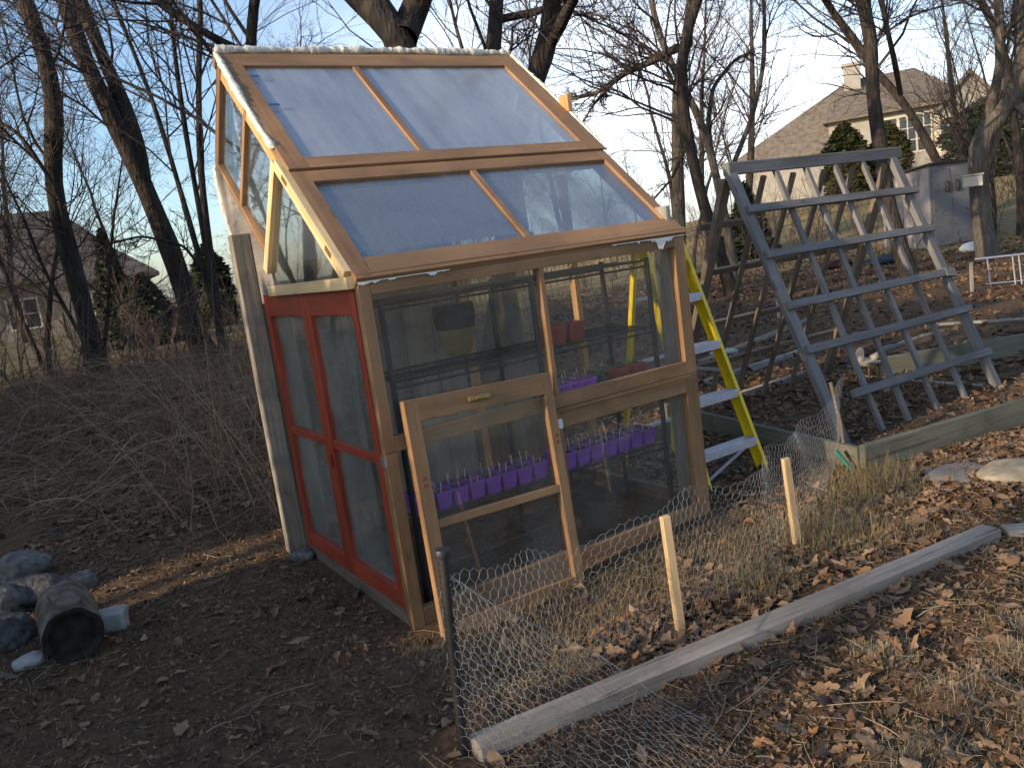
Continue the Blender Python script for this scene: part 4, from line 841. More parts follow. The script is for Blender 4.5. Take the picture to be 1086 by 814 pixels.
def crown_from(P, Rr, Ln, g, c1=12, c2=6, c3=6, l1=.38, tmin=.35, rmin=.005, up=.03, ang=.75):
    out = []
    p, d, L1, r = kids(P, Rr, Ln, c1, tmin, ang, l1, g, .4); r = np.clip(r, rmin*2.2, .028); P1, R1 = grow(p, d, L1, r, 8, .16, up, .25, g); out.append(tubes_np(P1, R1, 5))
    p, d, L2_, r = kids(P1, R1, L1, c2, .12, .7, .55, g, .6); r = np.clip(r, rmin*1.25, .03); P2, R2 = grow(p, d, L2_, r, 6, .17, up, .35, g); out.append(tubes_np(P2, R2, 4))
    p, d, L3, r = kids(P2, R2, L2_, c3, .1, .7, .55, g, .6); r = np.clip(r, rmin*.75, .012); P3, R3 = grow(p, d, L3, r, 5, .2, up, .5, g); out.append(tubes_np(P3, R3, 3))
    return out
def hero(name_, label, paths, dist, seed, m='bark', c1=12, c2=7, c3=8, drop=True, l1=.35, top=4.0, tmin=.3, twigm='twig', rmin=.0036, dz=.0, tilt=0.):
    """paths: list of ([(px, py)...] bottom first, [radius in photo px at bottom, at top]); all at one ground distance"""
    g = np.random.default_rng(seed); tr = []; cr_ = []; base = None
    for q, (pts, (r0, r1)) in enumerate(paths):
        W_ = []; 
        for i_, (px, py) in enumerate(pts): W_.append(at(px, py, dist))
        W_ = np.array(W_); sc_ = dist/873.0*1.03
        dirv = W_[0]*[1, 1, 0]; dirv /= np.linalg.norm(dirv); s_ = np.linspace(0, 1, len(W_))
        off = (np.sin(s_*3+seed+q*2)-math.sin(seed+q*2))*(.25 if q == 0 else .5)*g.uniform(.5, 1.2)
        if q == 0: main = (np.array(pts, float), off.copy())
        else:
            mp_, mo = main; ft = np.linspace(0, len(mp_)-1, 200); mx_p = np.stack([np.interp(ft, range(len(mp_)), mp_[:, c]) for c in (0, 1)], 1); off = off+np.interp(ft[np.argmin(np.hypot(*(mx_p-np.array(pts[0])).T))], range(len(mp_)), mo)
        W_ = CAM+(W_-CAM)*(1+off/dist)[:, None]
        ext = W_[-1]-W_[-2]; ext /= np.linalg.norm(ext)
        if q == 0 or pts[-1][1] < 3:
            e1 = W_[-1]+(ext+[g.normal(0, .15), g.normal(0, .15), .3])*top*.5; W_ = np.vstack([W_, e1, e1+np.array([g.normal(0, .3), g.normal(0, .3), .8])*top*.5])
        rend = (r1*.25 if (q == 0 or pts[-1][1] < 3) else r1)
        if q == 0:
            zb = gz(W_[0][0], W_[0][1]); 
            if drop and W_[0][2] > zb+.05:
                ld = W_[0]-W_[1]; ld /= abs(ld[2])+1e-6; k_ = W_[0][2]-zb+.15; W_ = np.vstack([W_[0]+np.array([ld[0]*.5, ld[1]*.5, -1])*k_, W_])
            elif W_[0][2] < zb: W_[0][2] = zb-.15
            base = np.array([W_[0][0], W_[0][1], gz(W_[0][0], W_[0][1])])
        P, L_ = resample(W_, 26); n = len(P); rr = np.interp(np.linspace(0, 1, n), [0, .7 if (q == 0 or pts[-1][1] < 3) else 1, 1], [r0*sc_, r1*sc_ if (q == 0 or pts[-1][1] < 3) else r1*sc_, rend*sc_])
        rr *= 1+.05*np.sin(np.arange(n)*1.3+seed)+g.normal(0, .025, n)
        if q == 0: rr[:3] *= np.array([1.45, 1.18, 1.05])
        tr.append(tubes_np(P[None], rr[None], 12)); cr_ += crown_from(P[None], rr[None], np.array([L_]), g, c1, c2, c3, l1, tmin if q == 0 else .15, rmin)
    t = empty(name_, base, label=label, cat='tree')
    for nm, prt, mm_ in (('trunk', tr, m), ('crown', cr_, twigm)):
        V, Fc = merge(prt); finish(nm, np_mesh(nm, V-base, Fc, True), mm_, t)
    return t
hero('bare_tree', 'slender bare tree near the left edge with an S-bent dark trunk', [([(112, 425), (100, 375), (90, 330), (75, 275), (58, 215), (53, 165), (62, 130), (57, 95), (46, 48), (22, -4)], (8.5, 6.5)), ([(95, 340), (60, 200), (20, 140), (-10, 125)], (2.5, 1.5))], 15.5, 1, c1=16)
hero('bare_tree', 'big bare tree left of the greenhouse with its trunk forked into two stems', [([(228, 425), (215, 380), (186, 275), (160, 215), (143, 172), (112, 110), (86, 60), (68, -4)], (10, 6.5)), ([(152, 190), (148, 150), (122, 90), (100, 40), (84, -4)], (6.5, 5.5))], 17, 2, c1=18)
hero('bare_tree', 'thin multi-stemmed bare tree right beside the weathered corner plank', [([(240, 400), (230, 330), (222, 260), (212, 180), (210, 60), (216, -3)], (4, 2)), ([(232, 345), (205, 250), (185, 180), (160, 100), (118, -3)], (3, 1.6)), ([(230, 340), (215, 240), (198, 150), (184, 50), (180, -3)], (3, 1.6)), ([(225, 300), (195, 260), (150, 250), (110, 260)], (1.6, .8))], 14, 3, c1=14, c2=7)
hero('bare_tree', 'thick rough-barked tree forking just above the middle of the greenhouse ridge', [([(440, 110), (432, 58), (425, 28), (402, 12), (372, -12)], (20, 13)), ([(428, 42), (435, 20), (446, -3)], (14, 12))], 10, 4, c1=8)
hero('bare_tree', 'dark tree behind the ridge with a branch bending to the right', [([(522, 110), (520, 60), (526, 30), (529, -3)], (9, 7)), ([(526, 22), (540, 18), (575, 12), (600, -2)], (4, 3))], 12, 5, c1=8)
hero('bare_tree', 'leaning forked tree rising behind the right end of the ridge', [([(545, 150), (565, 85), (585, 45), (592, 10), (586, -5)], (11, 9)), ([(583, 48), (598, 20), (610, -5)], (6, 5))], 11, 6, c1=8)
hero('bare_tree', 'dark slim tree top above the left end of the greenhouse ridge', [([(270, 120), (266, 55), (262, 32), (271, -4)], (6, 5)), ([(264, 58), (236, 46), (205, 28), (165, 2)], (4, 3))], 11, 7, c1=9)
hero('bare_tree', 'straight grey tree right of the greenhouse with one long level branch to the left', [([(722, 292), (720, 228), (718, 150), (720, 68), (730, 40), (736, -4)], (6.5, 5)), ([(718, 51), (685, 68), (665, 76), (635, 98), (602, 106)], (4.2, 1.5)), ([(650, 88), (630, 110), (618, 130)], (2, .8))], 18, 8, m='bark_pale', c1=14)
hero('bare_tree', 'dark curved tree crossing behind the straight grey one, left of the trellis', [([(772, 292), (756, 250), (743, 206), (730, 150), (721, 95), (724, 40), (742, -4)], (6.5, 4)), ([(730, 150), (712, 190), (690, 215)], (2, .8))], 17, 9, c1=14)
hero('bare_tree', 'thin forked tree just left of the top corner of the trellis', [([(778, 280), (765, 211), (754, 162), (745, 128), (720, 84), (698, 40), (690, -4)], (5, 2.5)), ([(754, 165), (751, 131), (756, 92), (780, 62), (800, 55)], (3, 1.4)), ([(765, 205), (800, 120), (812, 60), (810, -3)], (2.5, 1.2))], 18, 10, m='bark_pale', c1=12)
hero('bare_tree', 'tall grey-brown tree in front of the cream house, behind the trellis', [([(965, 292), (948, 243), (938, 192), (932, 140), (925, 105), (924, 64), (925, 29), (911, -4)], (7, 5)), ([(924, 66), (905, 40), (877, 3), (868, -6)], (3, 2)), ([(955, 100), (948, 60), (940, 30), (935, -3)], (2.5, 1.5))], 16, 11, c1=16)
hero('bare_tree', 'large crooked tree at the right edge carrying a white box on its trunk', [([(1049, 272), (1042, 252), (1037, 179), (1033, 147), (1047, 131), (1072, 115), (1086, 92), (1090, 40), (1084, -4)], (8, 8)), ([(1048, 128), (1049, 112), (1060, 83), (1061, 48), (1059, -3)], (4, 3)), ([(1078, 110), (1100, 130), (1120, 160)], (4, 3))], 19.4, 12, m='bark_pale', c1=15)
hero('bare_tree', 'bare tree leaning left from behind the shed in front of the cream house', [([(1012, 225), (1002, 185), (976, 137), (957, 105), (924, 72), (900, 38), (872, -4)], (4, 2.6))], 28, 14, c1=12)
hero('bare_tree', 'slim leaning bare tree at the right edge beyond the shed', [([(1085, 235), (1080, 160), (1068, 60), (1040, -4)], (4, 2.5))], 24, 13, c1=12)
tb = at(1033, 190, 19.0); BX = empty('nest_box', tb-np.array([0, 0, .0]), R_(-25), label='small white box fixed to the trunk of the crooked tree', cat='box')
MB().box((-.20, -.12, -.14), (.14, .10, .07)).build('box_body', 'trim', BX, bevel=.01); MB().box((-.22, -.15, .07), (.16, .12, .10)).build('lid', 'shed_side', BX)
# trees of the wood: five grown once, the rest copies
def wood_tree(seed, H_, rb, c1, m='bark', multi=1):
    g = np.random.default_rng(seed); tr = []; cr_ = []
    for q in range(multi):
        P, Rr = grow(np.array([[0, 0, -.2]]), np.array([[g.normal(0, .06+.1*(multi > 1)), g.normal(0, .06+.1*(multi > 1)), 1.]]), np.array([H_*g.uniform(.8, 1)]), np.array([rb]), 16, .07, .03, .12, g)
        tr.append(tubes_np(P, Rr, 8)); cr_ += crown_from(P, Rr, np.array([H_]), g, c1, 7, 7, .36, .22, .0045, .04, .62)
    t = empty('wood_tree', (0, 0, 0), cat='tree')
    for nm, prt, mm_ in (('trunk', tr, m), ('crown', cr_, 'twig' if seed % 2 else 'twig_red')):
        V, Fc = merge(prt); finish(nm, np_mesh(nm, V, Fc, True), mm_, t)
    return t
wp = [wood_tree(101, 11, .11, 20), wood_tree(102, 9, .07, 18, 'bark_pale'), wood_tree(103, 12.5, .16, 22), wood_tree(104, 6.5, .045, 14, multi=2), wood_tree(105, 8, .06, 16, multi=2)]
wl_ = ['bare woodland tree with a grey-brown trunk standing in the far belt behind the garden', 'slender pale bare tree in the far belt behind the garden', 'stout tall bare tree in the far belt behind the garden', 'small two-stemmed bare sapling in the thicket at the lawn edge', 'two-stemmed bare young tree in the thicket at the lawn edge']
g = np.random.default_rng(55); spots = []
for q in range(11): az = R_(g.uniform(-38, -14)); d = g.uniform(24, 52); spots.append((d*math.sin(az), d*math.cos(az)))
for q in range(12): az = R_(g.uniform(-14, 12)); d = g.uniform(26, 60); spots.append((d*math.sin(az), d*math.cos(az)))
for q in range(8): az = R_(g.uniform(12, 40)); d = g.uniform(22, 44); spots.append((d*math.sin(az), d*math.cos(az)))
for q in range(4): az = R_(g.uniform(-36, -17)); d = g.uniform(16, 23); spots.append((d*math.sin(az), d*math.cos(az)))
for q in range(16): az = R_(g.uniform(-40, 40)); d = g.uniform(62, 95); spots.append((d*math.sin(az), d*math.cos(az)))
for az_, d_ in ((14.5, 30), (17, 34), (30, 29), (12.5, 38)): spots.append((d_*math.sin(R_(az_)), d_*math.cos(R_(az_))))
hp = [(ho[0], ho[1], 12), (lo[0], lo[1], 9)]
for q, (x, y) in enumerate(spots):
    if any(math.hypot(x-a_, y-b_) < c_ and math.hypot(x, y) > math.hypot(a_, b_)-3 for a_, b_, c_ in hp): continue
    d = math.hypot(x, y); k_ = (3+q % 2) if d < 25 else int(g.integers(0, 5))
    o = wp[k_]; o = copy_thing(o) if k_ in used else o; used.add(k_)
    o.location = (x, y, gz(x, y)); o.rotation_euler = (0, 0, g.uniform(0, 6.28)); s_ = g.uniform(.75, 1.15); o.scale = (s_, s_, s_)
    o['label'] = wl_[k_]; o['group'] = ['far grey-brown trees', 'far pale trees', 'far stout trees', 'saplings of the thicket', 'young trees of the thicket'][k_]
for q, (x, y) in enumerate([(-7, -9), (3, -12), (9, -8), (-2, -17), (14, -15), (-12, -6), (6, -20), (18, -4)]):
    k_ = q % 3; o = copy_thing(wp[k_]); o.location = (x, y, 0); o.rotation_euler = (0, 0, q*1.1); o.scale = (1, 1, 1); o['label'] = 'bare tree behind the camera seen only in reflections'; o['group'] = 'trees behind the viewer'
def evergreen(x, y, H_, Rb, kind, label, n=9000, seed=0, leaf=.07, m='evergreen', name='evergreen_tree', cat='tree', group=None, z0=.0):
    g = np.random.default_rng(seed)
    if kind == 'cone': t = g.uniform(0, 1, n)**1.5; rad = Rb*(1-t)**.85
    elif kind == 'column': t = g.uniform(0, 1, n); rad = Rb*np.clip(np.minimum(1, (1-t)*3.2)**.7, .05, 1)
    else: t = g.uniform(0, 1, n); rad = Rb*np.sqrt(np.clip(1-(2*t-.9)**2*.85, .05, 1))
    th = g.uniform(0, 2*np.pi, n); lump = 1+.16*np.sin(th*5+t*21+seed)+.12*np.sin(th*9-t*37); rr_ = rad*lump*g.uniform(.35, 1, n)**.4
    c = np.stack([rr_*np.cos(th), rr_*np.sin(th), z0+t*(H_-z0)+.06*g.normal(0, 1, n)], 1)
    a_ = g.normal(0, 1, (n, 3)); a_ /= np.linalg.norm(a_, axis=1, keepdims=True); a_[:, 2] = np.abs(a_[:, 2])*.4-.15
    b_ = np.cross(a_, g.normal(0, 1, (n, 3))); b_ /= np.linalg.norm(b_, axis=1, keepdims=True); s_ = leaf*g.uniform(.6, 1.5, (n, 1))
    V = np.stack([c-a_*s_, c+b_*s_*.32, c+a_*s_, c-b_*s_*.32], 1).reshape(-1, 3); Fc = np.arange(n*4).reshape(-1, 4)
    t_ = empty(name, (x, y, gz(x, y)), label=label, cat=cat, group=group); finish('foliage', np_mesh('foliage', V, Fc), m, t_)
    mb = MB(); mb.tube([(0, 0, -.1), (0, 0, H_*.8)], [max(.04, Rb*.09), .015], 8)
    for q in range(14):
        t1 = .1+.8*q/14; a1 = q*2.4; r1 = Rb*(1-t1*.8)*.8; mb.tube([(0, 0, H_*t1*.9), (math.cos(a1)*r1, math.sin(a1)*r1, H_*t1*.9+.1)], [.02, .005], 5, cap=False)
    mb.build('trunk', 'bark', t_); return t_
def ev(px, py_base, dist, H_, Rb, *a_, **k_): p = at(px, 300, dist); return evergreen(p[0], p[1], H_, Rb, *a_, **k_)
ev(118, 0, 30, 3.6, .75, 'cone', 'dark narrow conifer against the grey house on the left', seed=1, leaf=.13)
ev(150, 0, 26, 1.9, 1.2, 'cone', 'broad dark spruce right of the narrow conifer on the left', seed=2, leaf=.13)
ev(224, 0, 30, 2.7, .6, 'column', 'dark columnar evergreen seen just left of the corner plank', seed=3, leaf=.12)
ev(906, 0, 40, 3.3, .85, 'column', 'yellow-green columnar evergreen in front of the cream house, left one of two', seed=5, leaf=.16, m='evergreen_warm')
ev(952, 0, 42, 3.0, .8, 'column', 'yellow-green columnar evergreen in front of the cream house, right one of two', seed=6, leaf=.16, m='evergreen_warm')
ev(798, 0, 26, 2.1, .8, 'cone', 'dark conifer behind the top left corner of the trellis', seed=7, leaf=.12)
ev(1066, 0, 45, 3.6, 2.2, 'round', 'dark rounded shrub under the balcony of the cream house', seed=8, leaf=.18, name='evergreen_shrub', cat='shrub')
# unseen evergreen blocks added on the left to shade the doors and the ground
def shade_hedge(lx0, lx1, ly0, ly1, H_, label, seed, n, leaf=.07):
    g = np.random.default_rng(seed); p = np.stack([g.uniform(lx0, lx1, n), g.uniform(ly0, ly1, n), g.uniform(.0, H_, n)], 1); p[:, 2] += .05*np.sin(p[:, 1]*6)+g.normal(0, .02, n)
    c = O+p[:, :1]*A+p[:, 1:2]*B+p[:, 2:]*Z; base = L2W((lx0+lx1)/2, (ly0+ly1)/2); c -= base
    a_ = g.normal(0, 1, (n, 3)); a_ /= np.linalg.norm(a_, axis=1, keepdims=True); b_ = np.cross(a_, g.normal(0, 1, (n, 3))); b_ /= np.linalg.norm(b_, axis=1, keepdims=True); s_ = leaf*g.uniform(.7, 1.5, (n, 1))
    V = np.stack([c-a_*s_, c+b_*s_*.5, c+a_*s_, c-b_*s_*.5], 1).reshape(-1, 3); t_ = empty('shade_hedge', base, label=label, cat='shade_hedge'); finish('foliage', np_mesh('foliage', V, np.arange(n*4).reshape(-1, 4)), 'evergreen', t_)
    mb = MB()
    for q in range(6):
        w_ = L2W(lx0+(lx1-lx0)*.5, ly0+(ly1-ly0)*(q+.5)/6)-base; mb.tube([w_-[0, 0, .1], w_+[.05, .05, H_*.8]], [.03, .01], 6)
    mb.build('trunk', 'bark', t_)
shade_hedge(-6.6, -6.0, -.30, 1.0, 1.43+6.3*math.tan(SUN_EL), 'added evergreen block left of the camera, unseen, shaped to shade the red doors', 5, 26000)
shade_hedge(-6.5, -5.9, -3.0, -.32, 1.75, 'low added evergreen block left of the camera, unseen, shading the left foreground', 7, 36000)
for q_, (lx_, ly_) in enumerate([(-7.6, 6.6), (-9, .6), (-11.5, 4.5), (-8.5, 8.3), (-15, 1.5), (-16, 8), (-14, 5)]):
    o = copy_thing(wp[q_ % 3]); p_ = L2W(lx_, ly_); o.location = (p_[0], p_[1], gz(p_[0], p_[1])); o.rotation_euler = (0, 0, q_*1.7); o.scale = (1, 1, 1); o['label'] = 'bare tree left of the camera, outside the picture'; o['group'] = 'trees left of the viewer'
for q_, (d_, az_) in enumerate([(8.5, -43), (10, -50), (9, -57), (13, -46), (14, -54), (17, -50), (12, -62), (18, -44)]):
    o = copy_thing(wp[(0, 4, 1, 3, 0, 2, 4, 1)[q_]]); x_, y_ = -.56+d_*math.sin(R_(az_)), 3.3+d_*math.cos(R_(az_)); o.location = (x_, y_, gz(x_, y_)); o.rotation_euler = (0, 0, q_*2.3); o.scale = (1, 1, 1); o['label'] = 'bare tree left of the picture mirrored in the side panes'; o['group'] = 'trees mirrored in the side panes'
shade_hedge(-12.6, -11.4, 1.4, 14, 6.5, 'tall added evergreen screen far left of the camera, unseen, shading the brush bank', 6, 90000, .16)  # unseen screen added to keep the left bank in shade

# ---------------------------------------------------------------- ground cover
def scatter(n, fn, g):
    """fn(x,y)->density 0..1 over world box"""
    out = []
    while sum(len(o) for o in out) < n:
        q = g.uniform(0, 1, (n*2, 3)); x, y = fn.box[0]+q[:, 0]*(fn.box[1]-fn.box[0]), fn.box[2]+q[:, 1]*(fn.box[3]-fn.box[2]); k_ = g.uniform(0, 1, n*2) < fn(x, y); out.append(np.stack([x, y], 1)[k_])
    return np.concatenate(out)[:n]
def loc_xy(x, y): return (x-O[0])*A[0]+(y-O[1])*A[1], (x-O[0])*B[0]+(y-O[1])*B[1]
def outside(x, y): lx, ly = loc_xy(x, y); return ~((lx > -.03) & (lx < 1.83) & (ly > -.08) & (ly < 1.5))
def leafmesh(tmpl, XY, size, g, lift=.02, tilt=.5):
    n = len(XY); V0 = np.array(tmpl, float); k_ = len(V0); th = g.uniform(0, 2*np.pi, n); s_ = size*g.uniform(.55, 1.35, n)
    curl = g.uniform(-1.2, 2.4, n); x = V0[None, :, 0]*s_[:, None]; y = V0[None, :, 1]*s_[:, None]
    z = (curl[:, None]*(V0[None, :, 1]**2)*1.1+g.uniform(-.6, .9, n)[:, None]*V0[None, :, 0]**2*.8)*s_[:, None] + g.normal(0, .035, (n, k_))*s_[:, None]
    rx, ry = g.normal(0, tilt, n)[:, None], g.normal(0, tilt, n)[:, None]
    y2 = y*np.cos(rx)-z*np.sin(rx); z2 = y*np.sin(rx)+z*np.cos(rx); x2 = x*np.cos(ry)+z2*np.sin(ry); z3 = -x*np.sin(ry)+z2*np.cos(ry)
    c_, s2 = np.cos(th)[:, None], np.sin(th)[:, None]; X_ = XY[:, :1]+x2*c_-y2*s2; Y_ = XY[:, 1:]+x2*s2+y2*c_; Z_ = height(XY[:, 0], XY[:, 1])[:, None]+lift*g.uniform(.3, 1.4, n)[:, None]+z3
    V = np.stack([X_, Y_, Z_], -1).reshape(-1, 3)
    m_ = k_-1; tri = np.array([[0, 1+q, 1+(q+1) % m_] for q in range(m_)]); Fc = (tri[None]+(np.arange(n)*k_)[:, None, None]).reshape(-1, 3); return V, Fc
def lobes(kind, g):
    """outline of a dry leaf: 0 plain oval, 1 oak with rounded lobes, 2 ragged fragment"""
    pts = [(0, 0)]; m_ = 18; wd_ = g.uniform(.20, .33)
    for q in range(m_):
        a_ = 2*math.pi*(q+g.uniform(-.2, .2))/m_; base_ = 1/math.sqrt((math.cos(a_)/.5)**2+(math.sin(a_)/wd_)**2)
        lob = 1 if kind == 0 else (1+(.22 if kind == 1 else .12)*(1 if q % 3 == 0 else -.7 if q % 3 == 2 else .1)+g.uniform(-.13, .13)*(1.8 if kind == 2 else 1))
        pts.append((math.cos(a_)*base_*lob, math.sin(a_)*base_*lob))
    return pts
g = np.random.default_rng(77)
def dl(x, y):
    lx, ly = loc_xy(x, y); d = .06+.5*(ly < -.55)*(lx > .3)+.35*(lx > 1.9)+.25*(ly > 2.5); c = .5+.5*np.sin(x*5.1+np.sin(y*4))*np.sin(y*4.3+np.sin(x*3.1)); c2 = np.clip(.25+1.1*c, 0, 1)
    strip = ((ly < -.60) & (ly > -1.02) & (lx > .5))|((lx > 2.6) & (ly > -1.3) & (ly < -.2)); bed = (lx > 2.9) & (ly > -.05) & (ly < 1.8)
    d = np.where(strip, 1.0, d*c2); d = np.where((ly < -1.15) & (lx > -.2), d*.55, d); d = np.where(bed, .3*c2, d); return np.clip(d, 0, 1)*outside(x, y)
dl.box = (-3.4, 5.5, 1.3, 8)
XY = scatter(19000, dl, g); parts_ = []
for q in range(9): parts_.append(leafmesh(lobes((1, 1, 0, 2, 1, 2, 1, 0, 1)[q], g), XY[q::9], (.066, .056, .045, .04, .078, .036, .05, .055, .06)[q], g, .012, .30))
V, Fc = merge(parts_); t = finish('fallen_leaves', np_mesh('fallen_leaves', V, Fc), 'leaf', None); tag(t, 'brown fallen oak leaves lying over the near ground', 'leaves', kind='stuff')
def df(x, y):
    az = x/np.maximum(y, .1); d = np.where(az > .05, .9, .5); c = .5+.5*np.sin(x*2.1+np.sin(y*1.4))*np.sin(y*2.3+np.sin(x*1.1)); return d*np.clip(.2+c, 0, 1)*outside(x, y)*(np.hypot(x, y) > 6.5)*(np.hypot(x, y) < 25)
df.box = (-12, 15, 5, 24)
XY = scatter(24000, df, g); V, Fc = merge([leafmesh(lobes(q % 3, g), XY[q::4], .075, g, .02, .5) for q in range(4)]); t = finish('leaf_litter', np_mesh('leaf_litter', V, Fc), 'leaf_mix', None); tag(t, 'leaf litter over the garden and the wood edge farther off', 'leaves', kind='stuff')
def dm(x, y): lx, ly = loc_xy(x, y); return np.clip(.25+.15*(lx < 0)+.7*((ly < -1.1) & (lx > -.3)), 0, 1)*outside(x, y)
dm.box = (-3.4, 3.5, 1.2, 7)
XY = scatter(60000, dm, g); V, Fc = leafmesh(lobes(0, g)[:1]+[(-.5, -.1), (.1, -.24), (.5, .05), (0, .2)], XY, .024, g, .005, .5); t = finish('leaf_crumbs', np_mesh('leaf_crumbs', V, Fc), 'leaf_mix', None); tag(t, 'broken dark leaf crumbs and bark bits on the soil', 'leaf debris', kind='stuff')
# grass
def blades(XY, L_, w_, g, lean=.7, seg=3, base=.25):
    n = len(XY); L1 = L_*g.uniform(.4, 1.3, n); th = g.uniform(0, 2*np.pi, n); le = np.abs(g.normal(0, lean, n)); t_ = np.linspace(0, 1, seg+1)[None]
    ph = np.clip(base*g.uniform(0, 2, (n, 1))+le[:, None]*(0.35+1.0*t_), 0, 1.75); hx = np.cumsum(np.sin(ph), 1)*L1[:, None]/(seg+1); hz = np.cumsum(np.cos(ph), 1)*L1[:, None]/(seg+1); hx -= hx[:, :1]; hz -= hz[:, :1]
    P = np.stack([XY[:, :1]+hx*np.cos(th)[:, None], XY[:, 1:]+hx*np.sin(th)[:, None], height(XY[:, 0], XY[:, 1])[:, None]+hz+.001], -1)
    ww = w_*(1-.8*t_)*np.ones((n, 1)); sdv = np.stack([-np.sin(th), np.cos(th), 0*th], -1)[:, None, :]
    V = np.stack([P-sdv*ww[..., None], P+sdv*ww[..., None]], 2).reshape(-1, 3); q = np.arange(seg)[:, None]*2+np.array([[0, 1, 3, 2]]); return V, (q[None]+(np.arange(n)*(seg+1)*2)[:, None, None]).reshape(-1, 4)
def dg(x, y):
    lx, ly = loc_xy(x, y); c = .5+.5*np.sin(x*7+np.sin(y*6))*np.sin(y*6.3+np.sin(x*5)); core = (ly < -.10) & (ly > -.78) & (lx > -.15) & (lx < 2.7)
    tuft = np.exp(-((x-1.5)**2+(y-3.75)**2)/.10)+np.exp(-((x-1.85)**2+(y-4.4)**2)/.06); return np.clip(np.where(core, .5*np.clip(.3+c, 0, 1), .025*c)+tuft, 0, 1)*outside(x, y)
dg.box = (-2.8, 3.2, 1.5, 6)
XY = scatter(26000, dg, g); a_ = blades(XY, .05, .0010, g, .95); 
def tf(x, y): return np.clip(np.exp(-((x-1.95)**2+(y-4.45)**2)/.03)+.8*np.exp(-((x-1.42)**2+(y-3.72)**2)/.03)+.6*np.exp(-((x-.9)**2+(y-3.25)**2)/.02), 0, 1)
tf.box = (.6, 2.4, 3.0, 5)
XY2 = scatter(3000, tf, g); b_ = blades(XY2, .14, .0011, g, .6, 4); b_ = (b_[0], b_[1])
V, Fc = merge([a_, b_]); t = finish('dry_grass', np_mesh('dry_grass', V, Fc), 'dry_grass', None); tag(t, 'dry straw-coloured grass between the greenhouse and the wire', 'grass', kind='stuff')
def dgg(x, y): lx, ly = loc_xy(x, y); c = np.sin(x*4+1)*np.sin(y*5); return np.clip((c > .55)*.8+((ly < -.1) & (ly > -.4) & (lx > .6) & (lx < 1.6))*.5, 0, 1)*outside(x, y)
dgg.box = (-2.6, 3.5, 1.6, 5.6)
XY = scatter(4500, dgg, g); V, Fc = blades(XY, .04, .001, g, .7); t = finish('green_grass', np_mesh('green_grass', V, Fc), 'green_grass', None); tag(t, 'sparse green winter grass in patches on the soil', 'grass', kind='stuff')
# straw, twigs and clumps of dead stems in the bed
def sticks(XY, L_, r_, g, n=4, lift=.006, rise=.1, wander=.12):
    N_ = len(XY); S_ = np.stack([XY[:, 0], XY[:, 1], height(XY[:, 0], XY[:, 1])+lift*g.uniform(.2, 3, N_)], 1); th = g.uniform(0, 2*np.pi, N_); Dr = np.stack([np.cos(th), np.sin(th), g.normal(0, rise, N_)], 1)
    P, Rr = grow(S_, Dr, L_*g.uniform(.3, 1.5, N_), np.full(N_, r_)*g.uniform(.6, 1.4, N_), n, wander, 0, .5, g); hh = height(P[:, :, 0], P[:, :, 1]); P[:, :, 2] = np.maximum(P[:, :, 2], hh+Rr*.6); return tubes_np(P, Rr, 3)
def ds(x, y): lx, ly = loc_xy(x, y); return np.clip(.2+.6*(ly < -1.1)*(lx > -.4), 0, 1)*outside(x, y)
ds.box = (-3.4, 4.5, 1.2, 7)
V, Fc = merge([sticks(scatter(12000, ds, g), .07, .0011, g), sticks(scatter(700, ds, g), .22, .0018, g, 6)]); t = finish('straw_bits', np_mesh('straw_bits', V, Fc), 'straw', None); tag(t, 'bits of straw and small twigs strewn over the soil', 'straw', kind='stuff')
pc = []
for mx_, my, r_, a_ in mounds:
    N_ = 1500; th = g.uniform(0, 6.28, N_); rr_ = np.abs(g.normal(0, r_*.6, N_)); pc.append(np.stack([mx_+rr_*np.cos(th), my+rr_*np.sin(th)], 1))
V, Fc = blades(np.concatenate(pc), .05, .0009, g, .8, 3, 1.0); t = finish('straw_mounds', np_mesh('straw_mounds', V, Fc), 'straw', None); tag(t, 'matted tufts of dead stems on the mounds of the near bed', 'dead plants', kind='stuff')
# brush of arching canes on the left bank
N_ = 4200; q = g.uniform(0, 1, (N_*3, 2)); x = -9+q[:, 0]*8.2; y = 5.4+q[:, 1]*9; ok = (y+.25*x > 5.0) & (x < -1.55-.2*(y-5.5)*.2) & (x > -.72*y-.5); x, y = x[ok][:N_], y[ok][:N_]; N_ = len(x)
S_ = np.stack([x, y, height(x, y)], 1); th = g.uniform(0, 2*np.pi, N_); el = g.uniform(.1, 1.3, N_)*np.where(g.uniform(0, 1, N_) < .7, .6, 1.0)
Dr = np.stack([np.cos(th)*np.cos(el), np.sin(th)*np.cos(el), np.sin(el)], 1); P, Rr = grow(S_, Dr, g.uniform(.4, 1.9, N_), .0018+.006*g.uniform(0, 1, N_)**3, 8, .12, -.17, .4, g)
P[:, :, 2] = np.maximum(P[:, :, 2], height(P[:, :, 0], P[:, :, 1])+.01); p1 = tubes_np(P, Rr, 3)
p_, d_, L_, r_ = kids(P, Rr, np.full(N_, .6), 2, .2, .7, .5, g); Pk, Rk = grow(p_, d_, L_, np.clip(r_, .0012, .003), 4, .15, -.05, .5, g); p2 = tubes_np(Pk, Rk, 3)
V, Fc = merge([p1, p2]); t = finish('brush', np_mesh('brush', V, Fc), 'cane', None); tag(t, 'tangle of dry arching canes and brush on the bank left of the greenhouse', 'brush', kind='stuff')
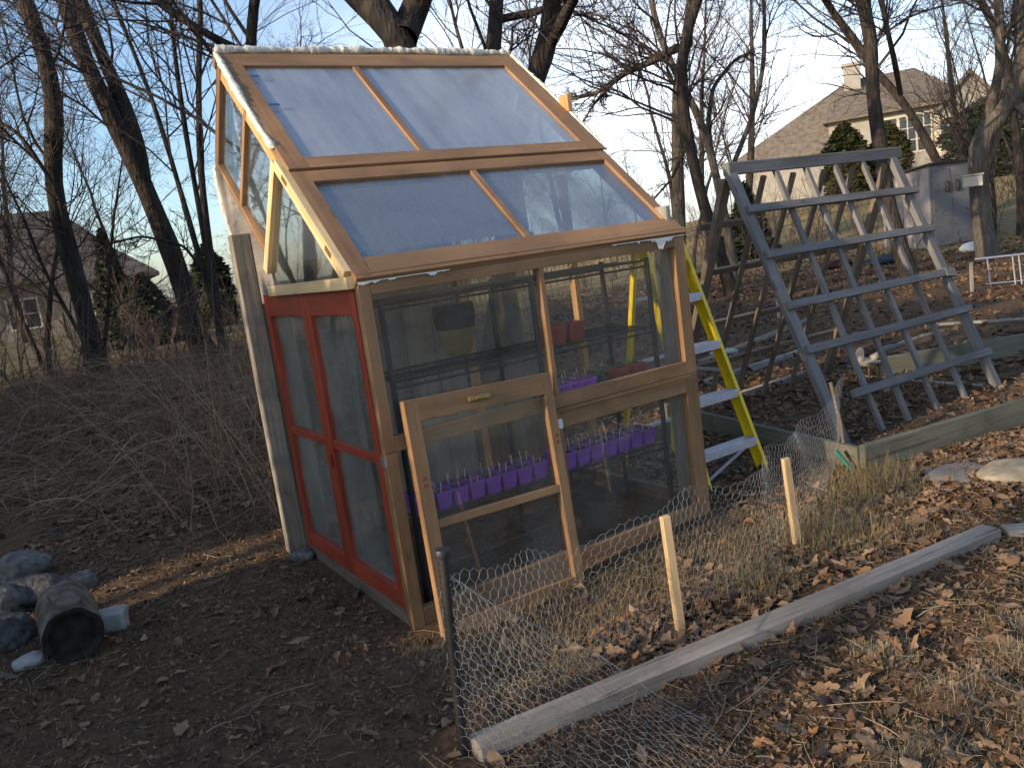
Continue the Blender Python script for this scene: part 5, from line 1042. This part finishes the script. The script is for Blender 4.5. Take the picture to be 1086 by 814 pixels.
N_ = 130; x = g.uniform(-2.6, -1.5, N_); y = g.uniform(5.0, 7.5, N_); S_ = np.stack([x, y, height(x, y)], 1); Dr = np.stack([g.normal(-.15, .28, N_), g.normal(0, .2, N_), np.ones(N_)], 1); Dr /= np.linalg.norm(Dr, axis=1, keepdims=True)
P, Rr = grow(S_, Dr, g.uniform(.6, 1.5, N_), g.uniform(.002, .0045, N_), 8, .07, -.02, .35, g); p_, d_, L_, r_ = kids(P, Rr, np.full(N_, .8), 3, .3, .6, .4, g); Pk, Rk = grow(p_, d_, L_, np.clip(r_, .001, .003), 4, .15, 0, .5, g)
V, Fc = merge([tubes_np(P, Rr, 4), tubes_np(Pk, Rk, 3)]); t = finish('standing_canes', np_mesh('standing_canes', V, Fc), 'cane', None); tag(t, 'upright dry canes growing beside the weathered corner plank', 'brush', kind='stuff')
# shrubs of the thicket behind: thin stems at the edge of the lawn
N_ = 620; q = g.uniform(0, 1, (N_, 2)); az = R_(-40)+q[:, 0]*R_(84); d = np.where(az < R_(-10), 13+q[:, 1]*12, 22+q[:, 1]*12); x, y = d*np.sin(az), d*np.cos(az); S_ = np.stack([x, y, height(x, y)], 1)
Dr = np.stack([g.normal(0, .25, N_), g.normal(0, .25, N_), np.ones(N_)], 1); Dr /= np.linalg.norm(Dr, axis=1, keepdims=True); Ln = g.uniform(.7, 2.6, N_); P, Rr = grow(S_, Dr, Ln, np.full(N_, .012), 8, .08, .01, .3, g)
p_, d_, L_, r_ = kids(P, Rr, Ln, 7, .15, .6, .4, g); P1, R1 = grow(p_, d_, L_, np.clip(r_, .004, .01), 5, .15, .03, .5, g); p_, d_, L2_, r_ = kids(P1, R1, L_, 4, .1, .7, .6, g); P2, R2 = grow(p_, d_, L2_, np.clip(r_, .003, .006), 4, .15, .02, .5, g)
V, Fc = merge([tubes_np(P, Rr, 4), tubes_np(P1, R1, 3), tubes_np(P2, R2, 3)]); t = finish('undergrowth', np_mesh('undergrowth', V, Fc), 'twig_red', None); tag(t, 'thin leafless undergrowth stems along the edge of the lawn', 'undergrowth', kind='stuff')
